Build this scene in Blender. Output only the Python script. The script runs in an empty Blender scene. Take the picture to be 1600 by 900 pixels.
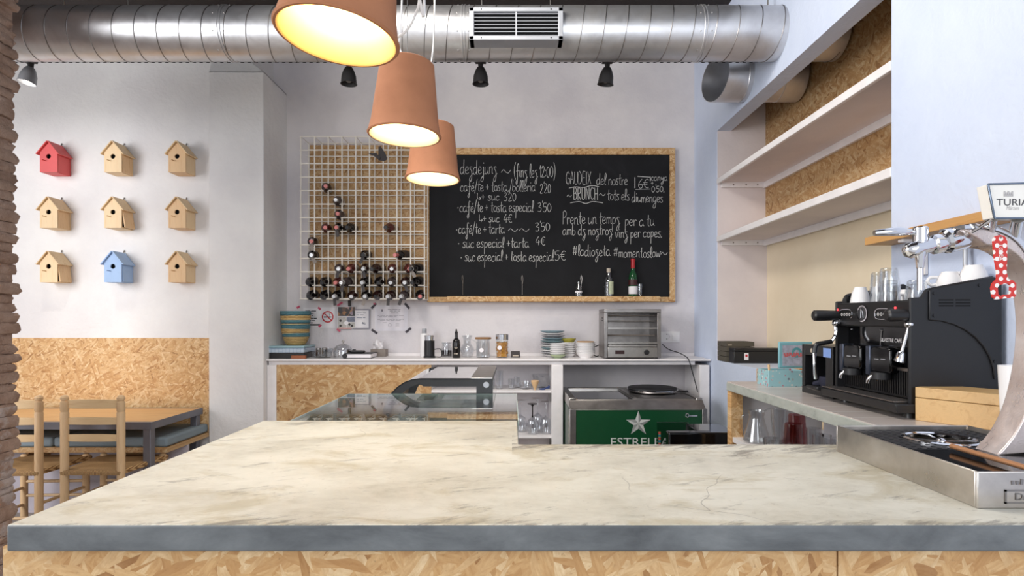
import bpy, bmesh, math, random
from mathutils import Vector, Matrix

R = math.radians
random.seed(7)
sc = bpy.context.scene
C = sc.collection

# ------------------------------------------------------------------ camera
F = 900.0          # focal length in pixels of the 1600 px wide frame
E = 1.46           # eye height
cam_d = bpy.data.cameras.new('camera')
cam_d.sensor_width = 36.0
cam_d.lens = 36.0 * F / 1600.0
cam_d.shift_y = 48.0 / 1600.0
cam_d.clip_start = 0.02
cam = bpy.data.objects.new('camera', cam_d)
cam.location = (0, 0, E)
cam.rotation_euler = (R(90), 0, 0)
C.objects.link(cam)
sc.camera = cam

# ------------------------------------------------------------------ light
world = bpy.data.worlds.new('world')
sc.world = world
world.use_nodes = True
wb = world.node_tree.nodes['Background']
wb.inputs[0].default_value = (0.93, 0.95, 1.0, 1)
wb.inputs[1].default_value = 0.68

def area(name, loc, target, sx, sy, power, col):
    d = bpy.data.lights.new(name, 'AREA')
    d.shape = 'RECTANGLE'; d.size = sx; d.size_y = sy
    d.energy = power; d.color = col
    o = bpy.data.objects.new(name, d)
    o.location = loc
    o.rotation_euler = (Vector(target) - Vector(loc)).to_track_quat('-Z', 'Y').to_euler()
    C.objects.link(o)
    return o

area('street_window_light', (-4.6, 0.4, 2.55), (-0.2, 4.0, 1.75), 2.6, 2.6, 180, (0.98, 0.98, 1.0))
area('shop_door_light', (1.0, -3.2, 2.4), (0.2, 4.0, 1.9), 3.2, 2.4, 95, (0.90, 0.95, 1.0))
area('niche_fill_light', (-0.7, 2.1, 3.75), (1.9, 3.4, 1.3), 1.2, 0.6, 62, (1.0, 0.95, 0.88))  # unseen fill light, added to brighten the niche and throw its slanted shadows

vs = sc.view_settings
vs.view_transform = 'Standard'
vs.look = 'None'
vs.exposure = 0.10
vs.gamma = 1.0
vs.use_curve_mapping = False
sc.cycles.use_denoising = True
sc.cycles.max_bounces = 10
sc.cycles.transparent_max_bounces = 24
sc.cycles.caustics_reflective = False
sc.cycles.caustics_refractive = False
sc.cycles.sample_clamp_indirect = 6.0

# ------------------------------------------------------------------ helpers
def P(px, py, Y):
    """the point at depth Y that the photograph shows at pixel (px, py)"""
    return Vector(((px - 800.0) / F * Y, Y, E - (py - 498.0) / F * Y))

def Q(px, py, X):
    """the same on the plane x = X"""
    Y = X * F / (px - 800.0)
    return Vector((X, Y, E - (py - 498.0) / F * Y))

def smooth_path(pts, sub=6, closed=False):
    pts = [Vector(p) for p in pts]
    n = len(pts)
    if n < 3: return pts
    out = []
    rng = n if closed else n - 1
    for i in range(rng):
        if closed:
            p0, p1, p2, p3 = pts[(i-1) % n], pts[i], pts[(i+1) % n], pts[(i+2) % n]
        else:
            p0, p1, p2, p3 = pts[max(i-1, 0)], pts[i], pts[i+1], pts[min(i+2, n-1)]
        for k in range(sub):
            t = k / sub
            out.append(0.5*((2*p1) + (p2-p0)*t + (2*p0-5*p1+4*p2-p3)*t*t + (3*p1-p0-3*p2+p3)*t**3))
    if not closed: out.append(pts[-1])
    return out

class MB:
    """collects shapes; build() links them as ONE mesh object"""
    def __init__(self, M=None):
        self.v, self.f, self.mi = [], [], []
        self.M = M
        self.m = 0
    def add(self, vs_, fs):
        b = len(self.v)
        for v in vs_:
            v = Vector(v)
            if self.M is not None: v = self.M @ v
            self.v.append(v)
        for f in fs:
            self.f.append([b + i for i in f]); self.mi.append(self.m)
        return self
    def box(self, a, b):
        x0, y0, z0 = (min(a[i], b[i]) for i in range(3))
        x1, y1, z1 = (max(a[i], b[i]) for i in range(3))
        return self.add([(x0,y0,z0),(x1,y0,z0),(x1,y1,z0),(x0,y1,z0),(x0,y0,z1),(x1,y0,z1),(x1,y1,z1),(x0,y1,z1)],
                        [(0,3,2,1),(4,5,6,7),(0,1,5,4),(1,2,6,5),(2,3,7,6),(3,0,4,7)])
    def obox(self, c, s, rot=(0,0,0)):
        from mathutils import Euler
        Mr = Euler(rot).to_matrix()
        pts = []
        for z in (-.5,.5):
            for x, y in ((-.5,-.5),(.5,-.5),(.5,.5),(-.5,.5)):
                pts.append(Vector(c) + Mr @ Vector((x*s[0], y*s[1], z*s[2])))
        return self.add(pts, [(0,3,2,1),(4,5,6,7),(0,1,5,4),(1,2,6,5),(2,3,7,6),(3,0,4,7)])
    def bar(self, p0, p1, w, h):
        """a rectangular bar between two points"""
        p0, p1 = Vector(p0), Vector(p1)
        d = (p1-p0).normalized()
        up = Vector((0,0,1)) if abs(d.z) < .95 else Vector((0,1,0))
        s = d.cross(up).normalized(); u = s.cross(d).normalized()
        pts = []
        for p in (p0, p1):
            for a, b in ((-1,-1),(1,-1),(1,1),(-1,1)):
                pts.append(p + s*a*w/2 + u*b*h/2)
        return self.add(pts, [(0,3,2,1),(4,5,6,7),(0,1,5,4),(1,2,6,5),(2,3,7,6),(3,0,4,7)])
    def cyl(self, p0, p1, r0, r1=None, n=24, caps=True):
        return self.tube([p0, p1], r0 if r1 is None else [r0, r1], n, caps, sub=0)
    def tube(self, pts, r, n=8, caps=True, sub=0, closed=False):
        pts = [Vector(p) for p in pts]
        if sub: pts = smooth_path(pts, sub, closed)
        k = len(pts)
        rs = r if isinstance(r, (list, tuple)) else [r]*k
        if len(rs) != k:
            rs = [rs[0] + (rs[-1]-rs[0])*i/(k-1) for i in range(k)]
        def tan(i):
            if closed: return (pts[(i+1) % k]-pts[i-1]).normalized()
            return (pts[min(i+1,k-1)]-pts[max(i-1,0)]).normalized()
        t0 = tan(0)
        ref = Vector((0,0,1)) if abs(t0.z) < .9 else Vector((1,0,0))
        s = t0.cross(ref).normalized()
        vs_, fs = [], []
        for i in range(k):
            t = tan(i)
            s = (s - t*s.dot(t))
            s = s.normalized() if s.length > 1e-6 else t.cross(ref).normalized()
            u = t.cross(s)
            for j in range(n):
                a = 2*math.pi*j/n
                vs_.append(pts[i] + (s*math.cos(a)+u*math.sin(a))*rs[i])
        for i in range(k if closed else k-1):
            for j in range(n):
                a, b = i*n+j, i*n+(j+1) % n
                c, d = ((i+1) % k)*n+(j+1) % n, ((i+1) % k)*n+j
                fs.append((a,b,c,d))
        if caps and not closed:
            fs.append(tuple(range(n-1,-1,-1)))
            fs.append(tuple((k-1)*n+j for j in range(n)))
        return self.add(vs_, fs)
    def lathe(self, prof, c=(0,0,0), n=32, M=None):
        """prof: (radius, height) pairs turned about the vertical through c (or M's z axis)"""
        T = M if M is not None else Matrix.Translation(Vector(c))
        vs_, fs, rows = [], [], []
        for r, z in prof:
            if r < 1e-6:
                rows.append([len(vs_)]); vs_.append(T @ Vector((0,0,z)))
            else:
                rows.append(list(range(len(vs_), len(vs_)+n)))
                for j in range(n):
                    a = 2*math.pi*j/n
                    vs_.append(T @ Vector((r*math.cos(a), r*math.sin(a), z)))
        for A, B in zip(rows[:-1], rows[1:]):
            for j in range(n):
                k2 = (j+1) % n
                if len(A) == 1 and len(B) == 1: continue
                if len(A) == 1: fs.append((A[0], B[j], B[k2]))
                elif len(B) == 1: fs.append((A[j], A[k2], B[0]))
                else: fs.append((A[j], A[k2], B[k2], B[j]))
        return self.add(vs_, fs)
    def prism(self, poly, axis, lo, hi):
        """polygon extruded along an axis: x -> (y,z), y -> (x,z), z -> (x,y)"""
        def mk(p, h):
            if axis == 'x': return (h, p[0], p[1])
            if axis == 'y': return (p[0], h, p[1])
            return (p[0], p[1], h)
        n = len(poly)
        vs_ = [mk(p, lo) for p in poly] + [mk(p, hi) for p in poly]
        fs = [tuple(range(n-1,-1,-1)), tuple(range(n, 2*n))]
        fs += [(i, (i+1) % n, n+(i+1) % n, n+i) for i in range(n)]
        return self.add(vs_, fs)
    def sphere(self, c, r, n=16, m=10, sz=1.0):
        prof = [(r*math.sin(math.pi*i/m), -r*sz*math.cos(math.pi*i/m)) for i in range(m+1)]
        prof[0] = (0, prof[0][1]); prof[-1] = (0, prof[-1][1])
        return self.lathe(prof, c, n)
    def build(self, name, mats, parent=None, bevel=0, seg=2, angle=35, origin=None, smooth=True):
        o0 = Vector((0,0,0))
        if parent is not None:
            q = parent
            while q is not None:
                o0 = o0 + q.location; q = q.parent
        if origin is not None and parent is None: o0 = Vector(origin)
        me = bpy.data.meshes.new(name)
        bm = bmesh.new()
        bv = [bm.verts.new(v - o0) for v in self.v]
        for f, mi in zip(self.f, self.mi):
            try:
                fc = bm.faces.new([bv[i] for i in f]); fc.material_index = mi
            except ValueError:
                pass
        bmesh.ops.recalc_face_normals(bm, faces=bm.faces)
        bm.to_mesh(me); bm.free()
        for m in (mats if isinstance(mats, (list, tuple)) else [mats]): me.materials.append(m)
        if smooth:
            for p in me.polygons: p.use_smooth = True
            me.set_sharp_from_angle(angle=R(angle))
        ob = bpy.data.objects.new(name, me)
        C.objects.link(ob)
        if parent is not None: ob.parent = parent
        elif origin is not None: ob.location = origin
        if bevel:
            b = ob.modifiers.new('bevel', 'BEVEL')
            b.width = bevel; b.segments = seg; b.limit_method = 'ANGLE'; b.angle_limit = R(40)
        return ob

def tag(o, label=None, cat=None, group=None, kind=None):
    if label: o['label'] = label
    if cat: o['category'] = cat
    if group: o['group'] = group
    if kind: o['kind'] = kind
    return o

def thing(name, label, cat, loc=(0,0,0), group=None):
    o = bpy.data.objects.new(name, None)
    o.empty_display_size = 0.05
    o.location = loc
    C.objects.link(o)
    return tag(o, label, cat, group)

def kids(o): return [c for c in C.objects if c.parent is o]

def copy_tree(o, parent=None):
    c = o.copy(); C.objects.link(c)
    if parent is not None: c.parent = parent
    for ch in kids(o): copy_tree(ch, c)
    return c

def struct(mb, name, mats, **k):
    o = mb.build(name, mats, **k); o['kind'] = 'structure'
    return o

def text_part(body, name, mat, parent, M, width=None, height=None, depth=0.0006, shear=0.0):
    cu = bpy.data.curves.new(name, 'FONT')
    cu.body = body; cu.size = 1.0; cu.extrude = 0.0; cu.shear = shear; cu.resolution_u = 3
    tmp = bpy.data.objects.new(name, cu); C.objects.link(tmp)
    dg = bpy.context.evaluated_depsgraph_get(); dg.update()
    me = bpy.data.meshes.new_from_object(tmp.evaluated_get(dg))
    bpy.data.objects.remove(tmp)
    xs = [v.co.x for v in me.vertices]; ys = [v.co.y for v in me.vertices]
    w, h = max(xs)-min(xs), max(ys)-min(ys)
    sx = width/w if width else height/h
    sy = height/h if height else sx
    T = M @ Matrix.Diagonal((sx, sy, 1, 1)) @ Matrix.Translation((-(max(xs)+min(xs))/2, -(max(ys)+min(ys))/2, depth))
    o0 = Vector((0,0,0)); q = parent
    while q is not None: o0 = o0 + q.location; q = q.parent
    me.transform(Matrix.Translation(-o0) @ T)
    me.materials.clear(); me.materials.append(mat)
    ob = bpy.data.objects.new(name, me); C.objects.link(ob); ob.parent = parent
    return ob

def face_front(p): return Matrix.Translation(Vector(p)) @ Matrix.Rotation(R(90), 4, 'X')          # faces the camera side (-y)
def face_left(p): return Matrix.Translation(Vector(p)) @ Matrix.Rotation(R(-90), 4, 'Z') @ Matrix.Rotation(R(90), 4, 'X')   # faces -x

# ------------------------------------------------------------------ materials
def srgb(r, g, b):
    def f(c):
        c /= 255.0
        return c/12.92 if c <= .04045 else ((c+.055)/1.055)**2.4
    return (f(r), f(g), f(b), 1)

class NT:
    def __init__(self, name):
        self.m = bpy.data.materials.new(name); self.m.use_nodes = True
        self.t = self.m.node_tree
        self.b = self.t.nodes['Principled BSDF']
    def n(self, typ, **k):
        nd = self.t.nodes.new(typ)
        for a, v in k.items(): setattr(nd, a, v)
        return nd
    def l(self, a, b): self.t.links.new(a, b)
    def coords(self, scale=(1,1,1), rot=(0,0,0), plane=None):
        tc = self.n('ShaderNodeTexCoord'); out = tc.outputs['Object']
        if plane:
            s = self.n('ShaderNodeSeparateXYZ'); self.l(out, s.inputs[0])
            c = self.n('ShaderNodeCombineXYZ')
            a, b = {'xz': (0,2), 'yz': (1,2), 'xy': (0,1)}[plane]
            self.l(s.outputs[a], c.inputs[0]); self.l(s.outputs[b], c.inputs[1])
            out = c.outputs[0]
        if rot != (0,0,0):
            mp = self.n('ShaderNodeMapping'); mp.inputs['Rotation'].default_value = rot
            self.l(out, mp.inputs[0]); out = mp.outputs[0]
        if scale != (1,1,1):
            mp = self.n('ShaderNodeMapping'); mp.inputs['Scale'].default_value = scale
            self.l(out, mp.inputs[0]); out = mp.outputs[0]
        return out
    def noise(self, vec, scale, detail=4, rough=.55, dist=0):
        nd = self.n('ShaderNodeTexNoise')
        nd.inputs['Scale'].default_value = scale; nd.inputs['Detail'].default_value = detail
        nd.inputs['Roughness'].default_value = rough; nd.inputs['Distortion'].default_value = dist
        if vec is not None: self.l(vec, nd.inputs['Vector'])
        return nd.outputs[0]
    def ramp(self, fac, stops):
        r = self.n('ShaderNodeValToRGB'); el = r.color_ramp.elements
        while len(el) < len(stops): el.new(.5)
        for e, (p, c) in zip(el, stops):
            e.position = p; e.color = c if len(c) == 4 else (*c, 1)
        self.l(fac, r.inputs[0]); return r.outputs[0]
    def mix(self, fac, a, b, mode='MIX'):
        m = self.n('ShaderNodeMix', data_type='RGBA', blend_type=mode)
        for sock, v in ((m.inputs[0], fac), (m.inputs[6], a), (m.inputs[7], b)):
            if isinstance(v, (int, float)): sock.default_value = v
            elif isinstance(v, tuple): sock.default_value = v
            else: self.l(v, sock)
        return m.outputs[2]
    def math(self, op, a, b=0.0, clamp=False):
        m = self.n('ShaderNodeMath', operation=op, use_clamp=clamp)
        for i, v in enumerate((a, b)):
            if isinstance(v, (int, float)): m.inputs[i].default_value = v
            else: self.l(v, m.inputs[i])
        return m.outputs[0]
    def bump(self, h, strength=.3, dist=.01):
        b = self.n('ShaderNodeBump'); b.inputs['Strength'].default_value = strength; b.inputs['Distance'].default_value = dist
        self.l(h, b.inputs['Height']); self.l(b.outputs[0], self.b.inputs['Normal'])
    def set(self, col=None, rough=None, metal=None, **k):
        for key, v in (('Base Color', col), ('Roughness', rough), ('Metallic', metal)):
            if v is None: continue
            if isinstance(v, (int, float, tuple)): self.b.inputs[key].default_value = v
            else: self.l(v, self.b.inputs[key])
        for key, v in k.items(): self.b.inputs[key.replace('_', ' ')].default_value = v
        return self

def plain(name, col, rough=.5, metal=0.0, var=.06, scale=9.0, bump=0.0, **k):
    """a plain surface with slight procedural unevenness of colour"""
    N = NT(name)
    v = N.coords()
    f = N.noise(v, scale, 5)
    lo = tuple(max(0, c*(1-var)) for c in col[:3]) + (1,)
    hi = tuple(min(1, c*(1+var)) for c in col[:3]) + (1,)
    N.set(N.ramp(f, [(.3, lo), (.7, hi)]), rough, metal, **k)
    if bump: N.bump(N.noise(v, scale*6, 4), bump, .004)
    return N.m

def emit(name, col, strength):
    N = NT(name)
    N.set((0,0,0,1), .5)
    N.b.inputs['Emission Color'].default_value = col
    N.b.inputs['Emission Strength'].default_value = strength
    return N.m

def glass(name, tint=(1,1,1,1), refl=1.0, ior=1.45, rough=0.0, extra=0.0):
    """thin clear glass: see-through with a Fresnel sheen"""
    N = NT(name); t = N.t
    tr = N.n('ShaderNodeBsdfTransparent'); tr.inputs[0].default_value = tint
    gl = N.n('ShaderNodeBsdfGlossy'); gl.inputs['Roughness'].default_value = rough; gl.inputs[0].default_value = (1,1,1,1)
    lw = N.n('ShaderNodeLayerWeight'); lw.inputs[0].default_value = .5
    f = N.math('ADD', N.math('MULTIPLY', N.math('POWER', lw.outputs['Facing'], 4.0), refl), .035+extra, True)
    mx = N.n('ShaderNodeMixShader')
    N.l(f, mx.inputs[0]); N.l(tr.outputs[0], mx.inputs[1]); N.l(gl.outputs[0], mx.inputs[2])
    N.l(mx.outputs[0], t.nodes['Material Output'].inputs[0])
    return N.m

def osb(name, plane, size=1.0, gain=1.0, sat=0.0):
    """oriented strand board: three crossed layers of long flakes, the topmost flake shows"""
    N = NT(name)
    layers = []
    for i, (ang, off) in enumerate(((12, 0.0), (71, 3.7), (128, 8.1), (-28, 5.3))):
        base = N.coords(plane=plane)
        mp = N.n('ShaderNodeMapping'); mp.inputs['Rotation'].default_value = (0,0,R(ang)); mp.inputs['Location'].default_value = (off, off*.7, 0)
        N.l(base, mp.inputs[0])
        wob = N.n('ShaderNodeTexNoise'); wob.inputs['Scale'].default_value = 9/size; N.l(base, wob.inputs[0])
        ad = N.n('ShaderNodeMix', data_type='VECTOR'); ad.inputs[0].default_value = .012*size
        N.l(mp.outputs[0], ad.inputs[4]); N.l(wob.outputs[1], ad.inputs[5])
        ms = N.n('ShaderNodeMapping'); ms.inputs['Scale'].default_value = (9.5/size, 50/size, 1)
        N.l(ad.outputs[1], ms.inputs[0])
        vo = N.n('ShaderNodeTexVoronoi', voronoi_dimensions='2D'); vo.inputs['Scale'].default_value = 1.0
        N.l(ms.outputs[0], vo.inputs[0])
        s = N.n('ShaderNodeSeparateColor'); N.l(vo.outputs['Color'], s.inputs[0])
        layers.append((s.outputs[0], s.outputs[1], ms.outputs[0]))
    pri, val, vec = layers[0]
    grain = N.noise(vec, 2.2, 5, .65)
    for p2, v2, vec2 in layers[1:]:
        g = N.math('GREATER_THAN', p2, pri)
        val = N.mix(g, val, v2)
        grain = N.mix(g, grain, N.noise(vec2, 2.2, 5, .65))
        pri = N.math('MAXIMUM', pri, p2)
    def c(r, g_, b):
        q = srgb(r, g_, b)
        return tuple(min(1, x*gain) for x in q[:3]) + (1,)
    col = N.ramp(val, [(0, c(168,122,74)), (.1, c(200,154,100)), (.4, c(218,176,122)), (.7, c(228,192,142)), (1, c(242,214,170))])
    col = N.mix(N.ramp(grain, [(.3, (1,1,1,1)), (.62, (0,0,0,1))]), col, N.mix(1.0, col, (.78,.68,.56,1), 'MULTIPLY'))
    base = N.coords(plane=plane)
    spk = N.noise(base, 70/size, 5, .75)
    col = N.mix(N.math('MULTIPLY', N.ramp(spk, [(.60, (0,0,0,1)), (.70, (1,1,1,1))]), .55), col, c(120,84,50))
    mot = N.noise(base, 26/size, 6, .7)
    col = N.mix(N.math('MULTIPLY', N.ramp(mot, [(.42, (0,0,0,1)), (.62, (1,1,1,1))]), .38), col, c(190,146,98))
    N.set(col, .62)
    N.bump(N.math('ADD', val, N.math('MULTIPLY', grain, .6)), .25, .003)
    return N.m

def wood(name, light, dark, axis='x', rough=.5, scale=1.0, planks=0.0):
    N = NT(name)
    st = {'x': (1.2,14,14), 'y': (14,1.2,14), 'z': (14,14,1.2)}[axis]
    v = N.coords(scale=tuple(s*scale for s in st))
    g = N.noise(v, 2.0, 6, .6, 1.2)
    col = N.ramp(g, [(.28, dark), (.48, light), (.6, tuple(a*.94 for a in light[:3])+(1,)), (.75, light)])
    big = N.noise(N.coords(), 5*scale, 2)
    col = N.mix(N.math('MULTIPLY', big, .35), col, dark)
    N.set(col, rough)
    N.bump(g, .08, .002)
    return N.m

def plaster(name, col, col2, strength=.35, rough=.75, patch=1.4):
    N = NT(name)
    v = N.coords()
    f = N.noise(v, patch, 6, .6)
    N.set(N.ramp(f, [(.35, col2), (.62, col)]), rough)
    h = N.math('ADD', N.math('MULTIPLY', N.noise(v, 4.5, 6, .6, .5), 1.0), N.math('MULTIPLY', N.noise(v, 34, 4, .6), .28))
    N.bump(h, strength, .03)
    return N.m

M_white = plaster('white_plaster', srgb(238,236,234), srgb(226,223,223))
M_grey = plaster('greyish_white_plaster', srgb(226,221,222), srgb(208,203,207))
M_lilac = plaster('pale_lilac_paint', srgb(196,190,198), srgb(182,176,186))
M_blue = plaster('light_blue_plaster', srgb(212,222,241), srgb(202,213,236), .28)
M_cream = plaster('cream_plaster', srgb(236,222,196), srgb(228,212,184), .1)
M_niche = plaster('niche_plaster', srgb(228,218,216), srgb(214,204,204), .15)
M_ceiling = plain('dark_brown_ceiling', srgb(48,40,38), .8, bump=.2)
M_floor = plain('grey_floor', srgb(150,140,130), .5, scale=3)
M_ppaint = plain('white_gloss_paint', srgb(236,232,232), .35, bump=.05)
M_osb_xz = osb('strand_board_front', 'xz', size=.62)
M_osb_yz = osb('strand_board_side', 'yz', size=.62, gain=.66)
M_osb_big = osb('strand_board_bar', 'xz', size=.7, gain=.9)
M_osb_fine = osb('strand_board_rack_back', 'xz', size=.55, gain=.72)
M_black = plain('black_plastic', srgb(26,26,28), .38)
M_blackm = plain('black_matt_metal', srgb(30,30,33), .5)
M_blackg = plain('black_gloss', srgb(10,10,12), .08)
M_spot = plain('dark_grey_lamp_metal', srgb(52,50,50), .5)
M_steel = plain('brushed_steel', srgb(176,172,168), .3, 1.0, var=.12, scale=14)
M_steel2 = plain('worn_steel', srgb(150,146,144), .36, 1.0, var=.2, scale=11)
M_chrome = plain('chrome', srgb(225,226,230), .07, 1.0, var=.02)
M_alu = plain('painted_aluminium', srgb(172,174,179), .4, .3)
M_wire = plain('white_wire', srgb(238,232,222), .4)
M_glass = glass('clear_glass', (.97,.98,.98,1), 1.1, extra=.03)
M_glassw = glass('glassware', (.93,.94,.95,1), 1.5, 1.5, .02, extra=.06)
M_glassg = glass('greenish_glass', (.94,.975,.965,1), 1.0, 1.5, extra=.02)
M_redglass = glass('red_glass', (.80,.56,.57,1), 1.0, 1.5, .02, extra=.04)
M_darkglass = glass('smoked_glass', (.30,.30,.31,1), 1.3, 1.5, extra=.03)
M_white_c = plain('white_china', srgb(240,238,238), .18, var=.02)
M_paper = plain('white_paper', srgb(238,234,236), .7, var=.02)
M_ink = plain('black_ink', srgb(40,38,46), .7)
M_dark = plain('dark_void', srgb(12,12,13), .9)
# ------------------------------------------------------------------ structure
XW = 1.62      # face of the blue wall
YB = 5.116     # back wall
XN = 2.015     # back of the niche in the blue wall
YO0, YO1 = 2.459, 4.556   # the opening in the blue wall
ZC = 3.95
CT = 1.13      # height of the bar top
YL = 4.68      # wall with the bird houses
XC0, XC1, YC = -2.444, -2.0, 4.64   # pilaster

struct(MB().box((-6.5,-1.0,-.05), (2.4,5.3,0)), 'floor', M_floor)
struct(MB().box((-6.5,-.6,ZC), (2.4,5.3,ZC+.1)), 'ceiling', M_ceiling)
for yy in (1.3, 2.5, 4.25):
    struct(MB().box((-6.5,yy-.06,ZC-.14), (2.4,yy+.06,ZC)), 'trim_1', M_ceiling)
struct(MB().box((XC0,YB,0), (2.4,YB+.12,ZC)), 'wall_back', M_grey)
struct(MB().box((-6.5,YL,0), (XC0+.02,YL+.2,ZC)), 'wall_left', M_white)
# pilaster with a sloping shoulder
zs, zt = E+386/F*YC, E+402/F*YC+.02
mb = MB().box((XC0,YC,0), (XC1,YB+.05,zs))
mb.add([(XC0,YC,zs),(XC1,YC,zs),(XC1-.12,YL,zt),(XC0,YL,zt),(XC0,YB,zs),(XC1,YB,zs),(XC1-.12,YB,zt),(XC0,YB,zt)],
       [(0,1,2,3),(1,5,6,2),(0,3,7,4),(3,2,6,7)])
mb.box((XC0,YL-.01,zt), (XC1-.12,YB+.05,ZC))
struct(mb, 'trim_2', M_white, bevel=.008)
mb = MB().box((-4.6,YL-.016,.52), (XC0,YL,E-30/F*YL))
struct(mb, 'wall_panel_left', M_osb_xz)

# blue wall with its long opening
ZBM = E+293/320*XW     # underside of the beam
ZS = E-65/320*XW       # sill
YS = 3.817             # end of the low sill wall
mb = MB()
mb.box((XW,YO1,0), (2.4,YB+.02,ZC))                      # pier at the far end
mb.box((XW,-.4,0), (2.4,YO0,ZC))                         # near pier
mb.box((XW,YO0,ZBM), (XW+.11,YO1,ZC))                    # beam
struct(mb, 'wall_right', M_blue)
mb = MB().box((XW,YS,0), (XW+.11,YO1,ZS))
struct(mb, 'sill_wall_right', M_blue)
struct(MB().box((XW+.11,YS+.012,0), (XN,YO1,ZS)), 'sill_core_right', M_blue)
struct(MB().box((XW+.001,YS-.014,0), (XN,YS,ZS)), 'sill_end_panel_right', M_osb_xz)
struct(MB().box((XN,YO0-.02,0), (XN+.08,YO1+.02,ZC)), 'niche_back_right', M_cream)
struct(MB().box((XW+.004,YO1-.006,ZS), (XN,YO1+.01,ZBM+.9)), 'niche_side_right', M_niche)
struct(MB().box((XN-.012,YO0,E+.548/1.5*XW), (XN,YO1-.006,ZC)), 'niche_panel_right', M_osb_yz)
struct(MB().box((XW,YO0,0), (XW+.04,YS-.02,.86)), 'trim_3', M_blue)
struct(MB().box((XW,YO0-.02,.845), (XN,3.03,.88)), 'trim_4', M_ppaint)

# white shelves in the niche
for nm, dy, lab in (('niche_shelf', 218, 'upper long white shelf board across the niche in the blue wall'),
                    ('niche_shelf', 128, 'lower long white shelf board across the niche above the coffee machine')):
    zt_ = E+dy/320*XW
    root = thing(nm, lab, 'shelf', (XW+.2,3.5,zt_-.045), 'white shelves in the niche')
    MB().box((XW+.004,YO0+.001,zt_-.03), (XN-.014,YO1-.008,zt_-.008)).build('board', M_niche, root)
    m = MB().box((XW-.004,YO0+.001,zt_-.042), (XW+.018,YO1-.008,zt_)); m.box((XW+.018,YO0+.001,zt_-.034),(XW+.03,YO1-.008,zt_-.004))
    m.build('front_lip', M_ppaint, root, bevel=.003)
    MB().box((XN-.035,YO0+.001,zt_-.075), (XN-.014,YO1-.008,zt_-.03)).build('wall_batten', M_ppaint, root)
    m = MB().box((XW+.03,YO1-.03,zt_-.07), (XN-.035,YO1-.008,zt_-.03)); m.build('end_batten', M_ppaint, root)
    s = MB()
    for xx in (.12,.22,.31): s.cyl((XW+xx,YO1-.032,zt_-.05),(XW+xx,YO1-.029,zt_-.05),.006,n=10)
    s.build('screw_heads', M_steel, root)

# old brick pillar at the left
M_brick = NT('old_brick')
v = M_brick.coords()
f1 = M_brick.noise(v, 7, 5); f2 = M_brick.noise(v, 45, 5, .7)
col = M_brick.ramp(f1, [(.3, srgb(168,138,120)), (.5, srgb(194,166,148)), (.7, srgb(208,182,166))])
zz = M_brick.n('ShaderNodeSeparateXYZ'); M_brick.l(v, zz.inputs[0])
low = M_brick.math('MULTIPLY', M_brick.math('LESS_THAN', zz.outputs[2], .98), M_brick.ramp(M_brick.noise(v, 6, 5, .65), [(.5,(0,0,0)),(.58,(1,1,1))]))
col = M_brick.mix(low, col, srgb(214,200,194))
col = M_brick.mix(M_brick.math('MULTIPLY', f2, .55), col, srgb(118,86,70))
M_brick.set(col, .9); M_brick.bump(M_brick.math('ADD', f2, M_brick.math('MULTIPLY', M_brick.noise(v, 140, 3), .5)), .8, .012)
M_brick = M_brick.m
XP, YP0, YP1 = -2.735, 2.62, 3.2
rnd = random.Random(3)
mb = MB().box((XP-.6,YP0+.02,0), (XP-.022,YP1-.022,ZC))
z = 0.0
def rough_brick(mb, x0, x1, y0, y1, z0, z1, rr):
    """a worn brick: a box with rounded, jittered corners and bulging faces"""
    nx, ny, nz = 2, 6, 3
    idx = {}
    vs_ = []
    fs = []
    def vert(i,j,k):
        key = (i,j,k)
        if key in idx: return idx[key]
        u, v_, w = i/nx, j/ny, k/nz
        e = .007
        px_ = x0+(x1-x0)*u; py_ = y0+(y1-y0)*v_; pz_ = z0+(z1-z0)*w
        ins = (w in (0,1))
        if i == nx: px_ -= (e if ins else 0) + (.008 if v_ in (0,1) else 0)
        if j == ny: py_ -= (e if ins else 0)
        if j == 0: py_ += (e if ins else 0)
        px_ += rr.uniform(-.006,.006); py_ += rr.uniform(-.005,.005); pz_ += rr.uniform(-.003,.003)
        idx[key] = len(vs_); vs_.append((px_,py_,pz_)); return idx[key]
    for j in range(ny):
        for k in range(nz):
            fs.append([vert(nx,j,k),vert(nx,j+1,k),vert(nx,j+1,k+1),vert(nx,j,k+1)])
            fs.append([vert(0,j,k),vert(0,j,k+1),vert(0,j+1,k+1),vert(0,j+1,k)])
    for i in range(nx):
        for k in range(nz):
            fs.append([vert(i,0,k),vert(i+1,0,k),vert(i+1,0,k+1),vert(i,0,k+1)])
            fs.append([vert(i,ny,k),vert(i,ny,k+1),vert(i+1,ny,k+1),vert(i+1,ny,k)])
        for j in range(ny):
            fs.append([vert(i,j,0),vert(i,j+1,0),vert(i+1,j+1,0),vert(i+1,j,0)])
            fs.append([vert(i,j,nz),vert(i+1,j,nz),vert(i+1,j+1,nz),vert(i,j+1,nz)])
    mb.add(vs_, fs)
row = 0
while z < ZC-.05:
    h = rnd.uniform(.046,.064)
    if z < .95: h = rnd.uniform(.04,.085)
    y = YP0
    cuts = [YP0, YP0+rnd.uniform(.24,.33), YP1] if row % 2 else [YP0, YP0+rnd.uniform(.1,.16), YP0+rnd.uniform(.38,.46), YP1]
    for a, b in zip(cuts[:-1], cuts[1:]):
        o = rnd.uniform(-.016,.014)
        rough_brick(mb, XP-.24, XP+o, a+.004, b-.004+(rnd.uniform(-.03,.014) if b == YP1 else 0), z, z+h-rnd.uniform(.0,.005), rnd)
    z += h; row += 1
struct(mb, 'pillar_left', M_brick, angle=50)

# white shelf unit under the board
SH = E-63/F*4.675      # 1.133, top of the long white shelf
def X(px, Y): return (px-800)/F*Y
YF = 4.675

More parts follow.
